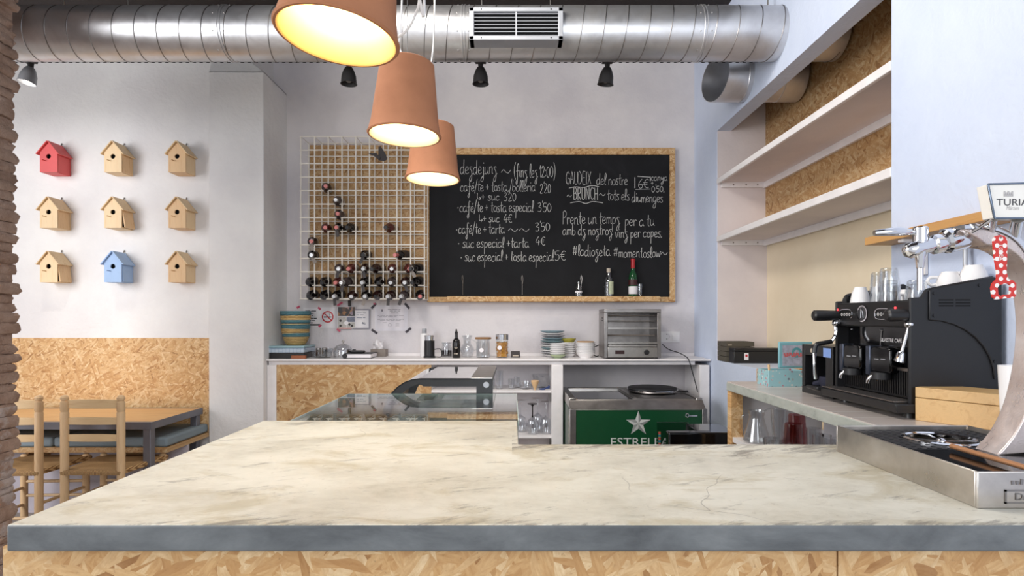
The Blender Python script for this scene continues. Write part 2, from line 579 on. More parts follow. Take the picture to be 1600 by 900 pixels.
# ------------------------------------------------------------------ duct
M_galv = NT('galvanised_sheet')
v = M_galv.coords()
sp = M_galv.noise(M_galv.coords(scale=(1,1,1)), 3.2, 6, .65, .6)
sm = M_galv.noise(v, 30, 4, .6)
M_galv.set(M_galv.ramp(sp, [(.3, srgb(196,195,197)), (.55, srgb(216,216,218)), (.75, srgb(204,201,198))]),
           M_galv.ramp(M_galv.math('ADD', M_galv.math('MULTIPLY', sp, .6), M_galv.math('MULTIPLY', sm, .4)), [(.35, (.30,)*3), (.7, (.46,)*3)]), .88)
M_galv.bump(M_galv.noise(M_galv.coords(scale=(2.5,1,1)), 3.5, 3), .05, .03)
M_galv = M_galv.m
YD, ZD, RD = 3.515, 3.197, .1556
def ring_x(mb, x0, x1, yc, zc, r, n=48):
    M = Matrix.Translation((x0,yc,zc)) @ Matrix.Rotation(R(90),4,'Y')
    return mb.lathe([(r,0),(r,x1-x0)], n=n, M=M)
root = thing('ventilation_duct', 'big galvanised spiral air duct running below the dark ceiling through the blue wall', 'air duct', (0,YD,ZD))
ring_x(MB(), -5.4, XN-.03, YD, ZD, RD).build('duct_tube', M_galv, root)
mb = MB()
pts = []
pitch = .131
n = int((XN+5.3)/pitch*28)
for i in range(n+1):
    a = 2*math.pi*i/28
    x = -5.35+pitch*i/28
    pts.append((x, YD-math.cos(a)*(RD+.001), ZD+math.sin(a)*(RD+.001)))
mb.tube(pts, .0028, n=5)
mb.build('spiral_seam', M_steel2, root)
for px in (345, 722, 1098):
    xx = X(px, YD-.1)
    m = MB()
    for d in (0, .016):
        M = Matrix.Translation((xx+d,YD,ZD)) @ Matrix.Rotation(R(90),4,'Y')
        m.lathe([(RD,-.005),(RD+.005,-.003),(RD+.005,.003),(RD,.005)], n=48, M=M)
    c = m.build('coupling_ring', M_galv, root)
    s = MB()
    for a in (-100,-60,-20,20,60):
        for d in (-.025,.04):
            p = Vector((xx+d, YD-math.cos(R(a))*RD, ZD+math.sin(R(a))*RD))
            s.sphere(p, .0045, 8, 6)
    s.build('screws', M_steel, c)
# grille in the duct
a0 = P(733,12,YD-.13); a1 = P(880,62,YD-.16)
yg = YD-.192
gx0, gx1 = X(733,yg), X(880,yg)
gz0, gz1 = E-(62-498)/F*yg, E-(11-498)/F*yg
gr = MB()
gr.box((gx0,yg,gz0),(gx1,YD-.06,gz0+.024)); gr.box((gx0,yg,gz1-.024),(gx1,YD-.06,gz1))
gr.box((gx0,yg,gz0),(gx0+.028,YD-.06,gz1)); gr.box((gx1-.028,yg,gz0),(gx1,YD-.06,gz1))
grille = gr.build('grille_frame', M_alu, root, bevel=.003)
MB().box((gx0+.02,YD-.166,gz0+.02),(gx1-.02,YD-.158,gz1-.02)).build('grille_opening', M_dark, grille)
lv = MB()
for i in range(7):
    zz_ = gz0+.032+(gz1-gz0-.064)*i/6
    lv.obox(((gx0+gx1)/2, yg+.013, zz_), (gx1-gx0-.05,.018,.003), (R(25),0,0))
lv.box(((gx0+gx1)/2-.004,yg+.004,gz0+.02),((gx0+gx1)/2+.004,yg+.012,gz1-.02))
lv.build('louvres', M_alu, grille)
s = MB()
for xx in (gx0+.07,gx1-.07):
    for zz_ in (gz0+.012,gz1-.012): s.cyl((xx,yg-.002,zz_),(xx,yg+.002,zz_),.004,n=8)
s.build('grille_screws', M_dark, grille)
# hangers
for px in (753, 1200, 200):
    xx = X(px, YD)
    MB().tube([(xx,YD,ZD+RD),(xx,YD,ZC)], .004, 6).build('hanger_rod', M_steel, root)

# short branch duct cut off at a slant
YD2, ZD2, RD2 = 3.995, 3.126, .155
root = thing('branch_duct', 'short open-ended metal duct stub coming out of the blue wall below the big duct', 'air duct', (XW-.2,YD2,ZD2))
xcn, xcf = X(1140, YD2-RD2), X(1096, YD2+RD2)
mb = MB(); n = 40
vs_, fs = [], []
for rr in (RD2, RD2-.004):
    for a in range(n):
        t = 2*math.pi*a/n
        y = YD2-math.cos(t)*rr; z = ZD2+math.sin(t)*rr
        k = (y-(YD2-RD2))/(2*RD2)
        vs_.append((xcn+(xcf-xcn)*k, y, z)); 
for rr in (RD2, RD2-.004):
    for a in range(n):
        t = 2*math.pi*a/n
        vs_.append((XN-.03, YD2-math.cos(t)*rr, ZD2+math.sin(t)*rr))
for a in range(n):
    b = (a+1) % n
    fs += [(a,b,2*n+b,2*n+a), (n+b,n+a,3*n+a,3*n+b), (b,a,n+a,n+b)]
mb.add(vs_, fs); mb.build('duct_tube', M_galv, root)
m = MB()
for xx in (XW-.03, XW+.1, XW+.22):
    M = Matrix.Translation((xx,YD2,ZD2)) @ Matrix.Rotation(R(90),4,'Y')
    m.lathe([(RD2,-.004),(RD2+.003,0),(RD2,.004)], n=40, M=M)
m.build('seam_rings', M_galv, root)

# ------------------------------------------------------------------ light track and spot lamps
YT = 3.76
zt_ = E+402/F*YT
root = thing('lamp_track', 'thin dark perforated lighting track hanging behind the big air duct', 'lighting track', (0,YT,zt_))
MB().box((-5.2,YT-.012,zt_),(XW-.01,YT+.012,zt_+.02)).build('rail', M_spot, root)
m = MB()
for i in range(150):
    xx = -5.15+i*.045
    if xx < XW-.05: m.box((xx,YT-.014,zt_-.003),(xx+.02,YT+.014,zt_+.001))
m.build('slots', M_dark, root)
for px in (100, 480, 860):
    MB().tube([(X(px,YT),YT,zt_+.02),(X(px,YT),YT,ZC)], .004, 6).build('hanger_rod', M_steel, root)
M_lit = emit('lamp_glow', (1,.93,.82,1), 9.0)
M_unlit = plain('lamp_lens', srgb(120,118,116), .2)
lamps = [(48, 9, -6, True, 'spot lamp with bright lit bulb beside the brick pillar'),
         (545, 0, 0, False, 'dark bell spot lamp just under the largest terracotta pendant'),
         (751, 0, 0, False, 'dark bell spot lamp under the air duct grille'),
         (949, 6, 8, False, 'dark tilted bell spot lamp nearest the branch duct stub')]
for px, ty, tx, lit, lab in lamps:
    xx = X(px, YT)
    root = thing('spot_lamp', lab, 'spot lamp', (xx,YT,zt_), 'bell spot lamps on the track')
    MB().box((xx-.035,YT-.016,zt_-.012),(xx+.035,YT+.016,zt_-.002)).build('track_adapter', M_spot, root, bevel=.003)
    MB().cyl((xx,YT,zt_-.012),(xx,YT,zt_-.045),.018,.015).build('neck', M_spot, root)
    M = Matrix.Translation((xx,YT,zt_-.04)) @ Matrix.Rotation(R(ty),4,'Y') @ Matrix.Rotation(R(tx),4,'X')
    b = MB().lathe([(.0,.0),(.024,-.002),(.034,-.02),(.046,-.055),(.05,-.10),(.054,-.108),(.049,-.107),(.044,-.06),(.03,-.025),(0,-.012)], n=32, M=M)
    sh = b.build('bell_shade', M_alu if lit else M_spot, root)
    MB().sphere(M @ Vector((0,0,-.075)), .024, 14, 8).build('bulb', M_lit if lit else M_unlit, root)
    d = bpy.data.lights.new('spot_light', 'SPOT'); d.energy = 60 if lit else 26; d.color = (1,.93,.84); d.spot_size = R(95); d.spot_blend = .8; d.shadow_soft_size = .03
    l = bpy.data.objects.new('spot_light', d); l.parent = root
    l.matrix_local = Matrix.Translation((0,0,-.04)) @ Matrix.Rotation(R(ty),4,'Y') @ Matrix.Rotation(R(tx),4,'X') @ Matrix.Translation((0,0,-.112))
    C.objects.link(l)

# ------------------------------------------------------------------ terracotta pendants
M_terra = NT('terracotta')
v = M_terra.coords()
f = M_terra.noise(v, 6, 5); g = M_terra.noise(v, 80, 3)
M_terra.set(M_terra.ramp(f, [(.3, srgb(156,102,70)), (.7, srgb(178,120,85))]), .8)
M_terra.bump(g, .12, .003); M_terra = M_terra.m
M_terra_in = plain('glazed_inside', srgb(250,230,186), .45)
M_cord = plain('white_cord', srgb(232,230,228), .5)
M_bulb = emit('pendant_bulb', (1,.84,.62,1), 125.0)
def pendant(px, py, Y, r, h, roll, pitch_, lab, cord, inner=None):
    c = P(px, py, Y)
    root = thing('pendant_lamp', lab, 'pendant lamp', c, 'terracotta flowerpot pendants')
    M = Matrix.Translation(c) @ Matrix.Rotation(R(roll),4,'Y') @ Matrix.Rotation(R(pitch_),4,'X')
    rt = r*.73
    MB().lathe([(.014,h),(rt-.01,h),(rt,h-.006),(r-.012,.05),(r-.004,.012),(r,.004),(r-.003,0),(r-.008,0)], n=64, M=M).build('pot_shade', M_terra, root)
    MB().lathe([(r-.008,0),(r-.012,.004),(r-.022,.05),(rt-.012,h-.014),(.014,h-.014),(.014,h)], n=64, M=M).build('inner_glaze', inner or M_terra_in, root)
    MB().cyl(M @ Vector((0,0,h-.014)), M @ Vector((0,0,h-.07)), .02, n=16).build('bulb_holder', M_black, root)
    MB().sphere(M @ Vector((0,0,h-.105)), .038, 20, 12).build('bulb', M_bulb, root)
    top = M @ Vector((0,0,h))
    MB().tube([top, top+Vector((0,0,.012))], .012, 12).build('cord_grip', M_black, root)
    pts = [top] + [Vector(p) for p in cord(top)]
    MB().tube(pts, .0032, 8, sub=8).build('cord', M_cord, root)
    MB().tube([top, (top.x, top.y, ZC)], .0012, 5).build('steel_wire', M_steel, root)
pendant(527, 60, 1.166, .125, .25, 6.0, -2, 'largest terracotta flowerpot pendant, nearest, above the front of the bar',
        lambda t: [P(585,-20,1.36), P(598,50,1.36), P(622,57,1.34), P(640,41,1.33), P(650,20,1.32), P(655,0,1.31), P(660,-90,1.3), (t.x+.06,t.y+.05,ZC)], plain('yellow_glazed_inside', srgb(247,206,126), .45))
pendant(632, 213, 1.957, .125, .25, 2.0, -1, 'middle terracotta flowerpot pendant, glowing in front of the wire wine rack',
        lambda t: [P(620,60,1.97), P(628,0,1.98), (t.x,t.y+.02,ZC)])
pendant(676, 281, 2.557, .123, .245, 1.0, -1.5, 'farthest terracotta flowerpot pendant, glowing in front of the blackboard',
        lambda t: [P(672,120,2.56), P(679,20,2.57), (t.x+.01,t.y+.01,ZC)])
# ------------------------------------------------------------------ the bar
M_conc = NT('worn_concrete')
v = M_conc.coords(scale=(1,1.6,1))
f1 = M_conc.noise(v, 3.0, 7, .6, .4)
f2 = M_conc.noise(M_conc.coords(scale=(1,2.0,1), rot=(0,0,R(6))), 3.4, 8, .68, .5)
f3 = M_conc.noise(M_conc.coords(scale=(1.2,5,1), rot=(0,0,R(-24))), 4.6, 9, .78, .3)
f4 = M_conc.noise(M_conc.coords(), 60, 4, .7)
xy = M_conc.n('ShaderNodeSeparateXYZ'); M_conc.l(M_conc.coords(), xy.inputs[0])
def near(out, at, w): return M_conc.math('SUBTRACT', 1.0, M_conc.math('DIVIDE', M_conc.math('ABSOLUTE', M_conc.math('SUBTRACT', out, at)), w), True)
grime = M_conc.math('MAXIMUM', M_conc.math('MULTIPLY', near(xy.outputs[1], .215, .16), M_conc.math('GREATER_THAN', xy.outputs[0], -.3)),
                    M_conc.math('MAXIMUM', M_conc.math('MULTIPLY', near(xy.outputs[1], -.378, .04), .9), M_conc.math('MULTIPLY', near(xy.outputs[1], .568, .10), .6)))
f3 = M_conc.math('ADD', f3, M_conc.math('MULTIPLY', grime, .12))
f2 = M_conc.math('ADD', f2, M_conc.math('MULTIPLY', grime, .09))
f0 = M_conc.noise(M_conc.coords(scale=(1,1.5,1), rot=(0,0,R(3))), 20, 8, .72, .4)
col = M_conc.ramp(M_conc.math('ADD', M_conc.math('MULTIPLY', f1, .62), M_conc.math('MULTIPLY', f0, .38)), [(.30, srgb(184,178,160)), (.42, srgb(208,203,187)), (.53, srgb(222,218,203)), (.7, srgb(233,229,216))])
col = M_conc.mix(M_conc.math('MULTIPLY', M_conc.ramp(f2, [(.54,(0,0,0)),(.64,(1,1,1))]), M_conc.math('ADD', .2, M_conc.math('MULTIPLY', f0, .6))), col, srgb(178,164,128))
col = M_conc.mix(M_conc.math('MULTIPLY', M_conc.ramp(f3, [(.575,(0,0,0)),(.67,(1,1,1))]), .8), col, srgb(124,118,108))
col = M_conc.mix(M_conc.math('MULTIPLY', M_conc.ramp(f4, [(.62,(0,0,0)),(.72,(1,1,1))]), .35), col, srgb(150,142,126))
vo = M_conc.n('ShaderNodeTexVoronoi', feature='DISTANCE_TO_EDGE'); vo.inputs['Scale'].default_value = 2.3
wn = M_conc.n('ShaderNodeTexNoise'); wn.inputs['Scale'].default_value = 3.5; M_conc.l(M_conc.coords(), wn.inputs[0])
wm = M_conc.n('ShaderNodeMix', data_type='VECTOR'); wm.inputs[0].default_value = .22
M_conc.l(M_conc.coords(), wm.inputs[4]); M_conc.l(wn.outputs[1], wm.inputs[5]); M_conc.l(wm.outputs[1], vo.inputs[0])
crack = M_conc.math('MULTIPLY', M_conc.math('LESS_THAN', vo.outputs[0], .0014), M_conc.ramp(M_conc.noise(M_conc.coords(), 2.0, 2), [(.54,(0,0,0)),(.6,(1,1,1))]))
col = M_conc.mix(M_conc.math('MULTIPLY', crack, .45), col, srgb(110,104,96))
M_conc.set(col, M_conc.ramp(f1, [(.3,(.34,)*3),(.7,(.48,)*3)]))
M_conc.bump(M_conc.math('ADD', f1, M_conc.math('MULTIPLY', f4, .25)), .12, .006)
M_conc = M_conc.m
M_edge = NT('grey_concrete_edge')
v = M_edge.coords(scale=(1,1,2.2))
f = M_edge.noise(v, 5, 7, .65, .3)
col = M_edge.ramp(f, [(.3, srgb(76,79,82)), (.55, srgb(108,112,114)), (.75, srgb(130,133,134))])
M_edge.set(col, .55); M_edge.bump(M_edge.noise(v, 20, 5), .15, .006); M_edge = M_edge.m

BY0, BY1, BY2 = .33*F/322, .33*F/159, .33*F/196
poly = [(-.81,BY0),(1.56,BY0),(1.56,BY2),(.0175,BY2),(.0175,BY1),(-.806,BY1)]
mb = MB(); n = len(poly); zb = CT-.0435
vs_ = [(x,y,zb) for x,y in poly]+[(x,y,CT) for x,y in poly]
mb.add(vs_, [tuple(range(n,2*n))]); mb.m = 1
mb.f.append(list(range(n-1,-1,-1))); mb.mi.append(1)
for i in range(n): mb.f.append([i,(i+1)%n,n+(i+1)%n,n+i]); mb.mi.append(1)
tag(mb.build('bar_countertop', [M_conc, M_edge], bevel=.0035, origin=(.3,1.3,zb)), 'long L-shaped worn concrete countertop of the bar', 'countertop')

root = thing('bar_counter', 'bar base clad in strand board panels below the concrete top', 'bar', (.3,1.2,0))
jx = (1303-800)/F*.955
MB().box((-.835,.945,0),(jx-.0015,.963,zb)).build('front_panel', M_osb_big, root)
MB().box((jx+.0015,.945,0),(1.54,.963,zb)).build('front_panel', M_osb_big, root)
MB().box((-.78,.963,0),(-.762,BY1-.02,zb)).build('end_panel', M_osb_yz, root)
m = MB().box((-.762,.963,zb-.06),(1.54,BY2-.03,zb)); m.box((-.762,BY2-.03,zb-.06),(0,BY1-.03,zb))
m.build('top_frame', M_osb_xz, root)
m = MB()
for xx in (-.75,.0,.75,1.48): m.box((xx,.97,0),(xx+.03,BY2-.05,zb-.06))
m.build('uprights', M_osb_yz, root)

# ------------------------------------------------------------------ glass topped vitrine behind the bar
root = thing('display_counter', 'flat glass topped display counter directly behind the concrete bar', 'display counter', (-.36,2.24,0))
gz = E-.34; gx0, gx1, gy0, gy1 = -.74, .02, BY1+.004, .34*F/117
MB().box((gx0,gy0,gz-.008),(gx1,gy1,gz)).build('glass_top', M_glassg, root)
m = MB().box((gx0,gy1,gz-.008),(gx1+.002,gy1+.002,gz)); m.box((gx0-.002,gy0,gz-.008),(gx0,gy1+.002,gz)); m.box((gx1,gy0,gz-.008),(gx1+.002,gy1,gz))
m.build('polished_edge', plain('pale_green_glass_edge', srgb(200,222,214), .2), root)
m = MB().box((gx0,gy1-.006,.9),(gx1,gy1,gz-.009)); m.build('back_pane', M_glassg, root)
MB().box((gx1-.006,gy0,.9),(gx1,gy1-.006,gz-.009)).build('side_pane', M_glassg, root)
MB().box((gx0,gy0,.9),(gx0+.006,gy1-.006,gz-.009)).build('side_pane', M_glassg, root)
M_cab = plain('pale_cabinet', srgb(206,206,206), .4)
MB().box((gx0,gy0,0),(gx1,gy1,.9)).build('cabinet', M_cab, root, bevel=.004)

# curved glass refrigerated showcase
root = thing('curved_showcase', 'black curved-glass refrigerated showcase standing behind the flat glass counter', 'showcase', (-.3,2.95,0))
sy0, sy1 = gy1+.012, .273*F/75
zt_ = E-.273
xr = -30*sy0/F; xl = X(655,sy0)
def curve(off=0.0):
    pts = [(xr-off,zt_-off),(xl,zt_-off)]
    for t in (.15,.3,.45,.6,.75,.9,1.0):
        a = t*R(78)
        pts.append((xl-.24*math.sin(a)*.72+off*math.sin(a), zt_-off-.20*(1-math.cos(a))))
    return pts
outer = curve()
endx, endz = outer[-1]
m = MB()
# black end frames: a band along the top of the profile
inner = [(xr-.001,zt_-.036),(xl+.02,zt_-.036)] + [(x+.035,z-.02) for x, z in outer[2:]]
band = outer + inner[::-1]
for (a, b) in ((sy0,sy0+.016),(sy1-.016,sy1)): m.prism(band, 'y', a, b)
m.build('end_frame', M_black, root)
m = MB()
for (a, b) in ((sy0,sy0+.016),(sy1-.016,sy1)): MB().box((xr-.075,a,.98),(xr,b,zt_-.036)).build('corner_post', M_black, root)
m = MB()
for zz_ in (zt_-.028, zt_-.09): m.cyl((xr-.03,sy0-.004,zz_),(xr-.03,sy0,zz_),.0135,n=20)
m.build('round_caps', M_alu, root)
m = MB(); k = len(outer)-1
o2 = curve(.005)
pg = outer[1:]+o2[1:][::-1]
m.prism(pg, 'y', sy0, sy1); m.build('curved_glass', M_glass, root)
m = MB().box((xl,sy0,zt_-.006),(xr-.075,sy1,zt_)); m.build('top_glass', M_glass, root)
MB().box((xr-.1,sy0,zt_-.002),(xr,sy1,zt_+.006)).build('top_trim', M_steel, root, bevel=.002)
MB().box((xr-.008,sy0+.016,.98),(xr,sy1-.016,zt_-.01)).build('sliding_door', M_glassg, root)
m = MB()
for yy in (sy0+.25, sy0+.45): m.cyl((xl+.02,yy,zt_-.03),(xl+.02,yy,zt_-.004),.009,n=12)
m.box((xl-.02,sy0+.05,zt_-.034),(xl+.05,sy1-.05,zt_-.026))
m.build('lamp_rail', M_blackm, root)
MB().box((endx+.03,sy0+.02,1.02),(xr-.02,sy1-.02,1.026)).build('glass_shelf', M_glassg, root)
m = MB().box((endx,sy0,0),(xr,sy1,.98)); m.build('cold_base', M_cab, root, bevel=.004)
m = MB().box((-.45,sy0+.15,1.027),(-.25,sy0+.4,1.035)); m.build('tray', M_white_c, root)

# ------------------------------------------------------------------ coffee counter along the blue wall
XCF = 335/98*.33
YCF = .33*F/98
zc0 = CT-.046
root = thing('coffee_counter', 'narrow side counter with pale tiled top carrying the coffee machine', 'counter', (1.35,2.4,0))
M_tile = NT('pale_tiles')
br = M_tile.n('ShaderNodeTexBrick'); br.offset = 0.0
br.inputs['Color1'].default_value = srgb(206,196,190); br.inputs['Color2'].default_value = srgb(196,186,180); br.inputs['Mortar'].default_value = srgb(226,222,216)
br.inputs['Scale'].default_value = 1.0; br.inputs['Mortar Size'].default_value = .002; br.inputs['Brick Width'].default_value = .6; br.inputs['Row Height'].default_value = .12
M_tile.l(M_tile.coords(plane='xy'), br.inputs[0]); M_tile.set(br.outputs[0], .25); M_tile = M_tile.m
M_edge2 = NT('pale_concrete_edge')
v = M_edge2.coords(scale=(1,1,2)); f = M_edge2.noise(v, 7, 7, .7)
M_edge2.set(M_edge2.ramp(f, [(.32, srgb(124,128,122)), (.45, srgb(164,168,160)), (.7, srgb(182,186,178))]), .55); M_edge2 = M_edge2.m
m = MB().box((XCF,BY2+.004,zc0),(XW,YCF,CT-.004)); m.box((XW,YO0+.002,zc0),(XN-.002,YCF,CT-.004))
m.build('slab', M_edge2, root, bevel=.003)
m = MB().box((XCF+.003,BY2+.004,CT-.004),(XW,YCF-.003,CT)); m.box((XW,YO0+.002,CT-.004),(XN-.002,YCF-.003,CT))
m.build('tiled_top', M_tile, root)
MB().box((XCF+.004,YCF-.06,0),(XCF+.062,YCF-.004,zc0)).build('corner_post', M_osb_xz, root)
MB().box((XCF+.062,YCF-.02,0),(XW,YCF-.004,zc0)).build('end_panel', M_ppaint, root)
MB().box((XCF+.01,BY2+.02,.825),(XW,YCF-.06,.85)).build('lower_shelf', M_ppaint, root)
MB().box((XW-.012,BY2+.02,.85),(XW-.001,YCF-.06,zc0)).build('back_panel', M_grey, root)

# glassware on the lower shelf
def tumbler(name, lab, x, y, z, r0, r1, h, mat, group, cat='glass', n=28, flutes=0, up=True):
    """r0 at the base, r1 at the rim"""
    t = .0025
    prof = [(0,0),(r0*.9,0),(r0,.004),((r0+r1)/2,h*.5),(r1,h),(r1-t,h),((r0+r1)/2-t,h*.5),(r0-t,.012),(0,.012)]
    M = Matrix.Translation((x,y,z))
    if not up: M = M @ Matrix.Translation((0,0,h)) @ Matrix.Rotation(R(180),4,'X')
    mb = MB().lathe(prof, n=n, M=M)
    if flutes:
        for i in range(flutes):
            a = 2*math.pi*i/flutes
            def q(r, zz_):
                return M @ Vector((r*math.cos(a), r*math.sin(a), zz_))
            mb.tube([q(r0*1.0,.006), q((r0+r1)/2,h*.5), q(r1*.99,h*.8)], .0016, 5)
    o = mb.build(name, mat, origin=(x,y,z))
    return tag(o, lab, cat, group)
GS = .85
jx_, jy_ = 1.215, 2.86
root = thing('glass_jug', 'clear glass water jug with a handle under the side counter', 'jug', (jx_,jy_,GS))
MB().lathe([(0,0),(.062,0),(.066,.006),(.06,.03),(.036,.115),(.034,.125),(.040,.155),(.038,.155),(.032,.125),(.034,.115),(.058,.03),(.062,.01),(0,.008)], (jx_,jy_,GS), 32).build('jug_body', M_glassw, root)
MB().tube([(jx_-.034,jy_,GS+.135),(jx_-.062,jy_,GS+.135),(jx_-.078,jy_,GS+.11),(jx_-.072,jy_,GS+.07),(jx_-.058,jy_,GS+.045)], .006, 8, sub=6).build('handle', M_glassw, root)
MB().tube([(jx_+.036,jy_,GS+.15),(jx_+.05,jy_-.01,GS+.162),(jx_+.066,jy_-.02,GS+.17)], .004, 8).build('spout_lip', M_glassw, root)
tumbler('tall_glass', 'tall clear ribbed glass standing behind the red tumblers', 1.27, 2.72, GS, .034, .046, .185, M_glassw, 'glasses under the side counter', flutes=10)
tumbler('red_tumbler', 'red glass tumbler, the front one of the pair beside the tall clear glass', 1.235, 2.53, GS, .044, .036, .150, M_redglass, 'red tumblers', flutes=9)
tumbler('red_tumbler', 'red glass tumbler half hidden behind another red tumbler', 1.30, 2.63, GS, .044, .036, .172, M_redglass, 'red tumblers', flutes=9)
tumbler('small_glass', 'small clear glass close behind the red tumblers', 1.34, 2.56, GS, .026, .030, .125, M_glassw, 'glasses under the side counter', flutes=8)
tumbler('small_glass', 'clear straight glass nearest the steel drip tray', 1.27, 2.36, GS, .034, .036, .135, M_glassw, 'glasses under the side counter', flutes=8)
tumbler('small_glass', 'clear glass partly hidden by the steel drip tray corner', 1.345, 2.36, GS, .034, .036, .12, M_glassw, 'glasses under the side counter', flutes=8)
tumbler('glass_dish', 'low cut-glass dish in front of the tall clear glass', 1.165, 2.57, GS, .036, .040, .078, M_glassw, 'cut-glass dishes', 'dish', flutes=16)
tumbler('glass_dish', 'low cut-glass dish in front of the red tumblers', 1.17, 2.40, GS, .036, .040, .084, M_glassw, 'cut-glass dishes', 'dish', flutes=16)
tumbler('glass_dish', 'low cut-glass dish in front of the small straight glasses', 1.19, 2.20, GS, .04, .044, .085, M_glassw, 'cut-glass dishes', 'dish', flutes=16)
# ------------------------------------------------------------------ bird houses on the left wall
M_pine = wood('light_pine', srgb(240,212,170), srgb(222,186,138), 'z', .55, 1.6)
M_pine2 = wood('warm_pine', srgb(232,196,150), srgb(206,160,112), 'z', .55, 1.6)
M_pine3 = wood('roof_pine', srgb(232,204,162), srgb(206,172,126), 'x', .55, 1.2)
M_red = plain('red_paint', srgb(222,92,92), .55)
M_bluep = plain('sky_blue_paint', srgb(158,186,222), .55)
M_metal = plain('small_metal_hook', srgb(130,124,116), .4, .8)
def birdhouse(px, py, kind, gape, lab):
    y1 = YL-.002; y0 = YL-.142
    s = y0/F
    cx = (px-800)*s; za = E-(py-498)*s          # apex of the front
    w, hb, he = .068, .232*1.02, .098             # half width, height, eaves below the apex
    root = thing('birdhouse', lab, 'birdhouse', (cx,y1,za-hb), 'bird houses on the white wall')
    body = {'pine': M_pine, 'warm': M_pine2, 'red': M_red, 'blue': M_bluep}[kind]
    roofm = {'pine': M_pine3, 'warm': M_pine3, 'red': M_red, 'blue': M_bluep}[kind]
    zb_ = za-hb; ze = za-he+.02
    # front with a round hole
    n = 28; hr = .019; hc = (cx, za-.112)
    outline = [(cx-w,zb_),(cx+w,zb_),(cx+w,ze),(cx,za-.006),(cx-w,ze)]
    def onout(a):
        d = (math.cos(a), math.sin(a)); best = 9
        for (x1,z1),(x2,z2) in zip(outline, outline[1:]+outline[:1]):
            ex, ez = x2-x1, z2-z1
            den = d[0]*ez-d[1]*ex
            if abs(den) < 1e-9: continue
            t = ((x1-hc[0])*ez-(z1-hc[1])*ex)/den
            u = ((x1-hc[0])*d[1]-(z1-hc[1])*d[0])/den
            if t > 0 and -1e-6 <= u <= 1+1e-6: best = min(best, t)
        return (hc[0]+d[0]*best, hc[1]+d[1]*best)
    angs = sorted([2*math.pi*i/n for i in range(n)] + [math.atan2(z-hc[1], x-hc[0]) % (2*math.pi) for x, z in outline])
    vs_, fs = [], []
    for yy in (y0, y0+.01):
        for a in angs:
            x, z = onout(a); vs_.append((x,yy,z)); vs_.append((hc[0]+hr*math.cos(a),yy,hc[1]+hr*math.sin(a)))
    k = len(angs)
    for i in range(k):
        j = (i+1) % k
        fs += [(2*i,2*j,2*j+1,2*i+1), (2*k+2*j,2*k+2*i,2*k+2*i+1,2*k+2*j+1), (2*i+1,2*j+1,2*k+2*j+1,2*k+2*i+1), (2*j,2*i,2*k+2*i,2*k+2*j)]
    MB().add(vs_, fs).build('front_board', body, root)
    m = MB().prism([(cx-w,zb_),(cx+w,zb_),(cx+w,ze),(cx,za-.006),(cx-w,ze)], 'y', y1-.01, y1)
    m.box((cx-w,y0+.01,zb_),(cx-w+.01,y1-.01,ze)); m.box((cx-w+.01,y0+.01,zb_),(cx+w-.01,y1-.01,zb_+.01))
    m.build('box_body', body, root)
    MB().box((cx-w+.012,y0+.03,zb_+.012),(cx+w-.02,y1-.012,za-.09)).build('dark_inside', M_dark, root)
    # hinged side door, some hang ajar
    M = Matrix.Translation((cx+w,0,ze)) @ Matrix.Rotation(R(-gape),4,'Y')
    MB(M).box((-.009,y0+.012,-(ze-zb_)+.004),(0,y1-.012,0)).build('side_door', {'pine': M_pine2, 'warm': M_pine}.get(kind, body), root)
    r = MB()
    for sgn in (-1,1):
        a = Vector((cx,0,za+.004)); b = Vector((cx+sgn*(w+.018),0,ze-.022))
        nrm = Vector((-(b-a).z, 0, (b-a).x)).normalized()
        if nrm.z < 0: nrm = -nrm
        p = [a, b, b+nrm*.008, a+nrm*.008]
        r.prism([(q.x,q.z) for q in p], 'y', y0-.016, y1-.006)
    r.build('roof', roofm, root, bevel=.001)
    MB().tube([(cx-.02,y0,za-.148),(cx-.028,y0-.032,za-.146)], .004, 8).build('perch', body, root)
    MB().cyl((cx-.001,y1-.01,za+.012),(cx-.001,y1-.004,za+.03),.004,n=8).build('hook', M_metal, root)
cols = (75.8, 176.4, 276.6); rows = (222, 309, 394)
BH = [[('red',0,'red painted birdhouse in the top row near the brick pillar'),
       ('pine',2,'natural pine birdhouse in the top row, beside the red one'),
       ('warm',0,'natural warm pine birdhouse in the top row nearest the white pilaster')],
      [('pine',0,'natural pale pine birdhouse directly below the red one'),
       ('pine',9,'natural pine birdhouse at the centre of the nine, side door hanging ajar'),
       ('warm',0,'natural warm pine birdhouse in the middle row nearest the white pilaster')],
      [('pine',7,'natural pine birdhouse in the bottom row near the brick pillar'),
       ('blue',3,'light blue painted birdhouse in the bottom row'),
       ('warm',0,'natural pine birdhouse in the bottom row nearest the white pilaster')]]
for r_, py in enumerate(rows):
    for c_, px in enumerate(cols):
        k_, g_, l_ = BH[r_][c_]
        birdhouse(px, py, k_, g_, l_)

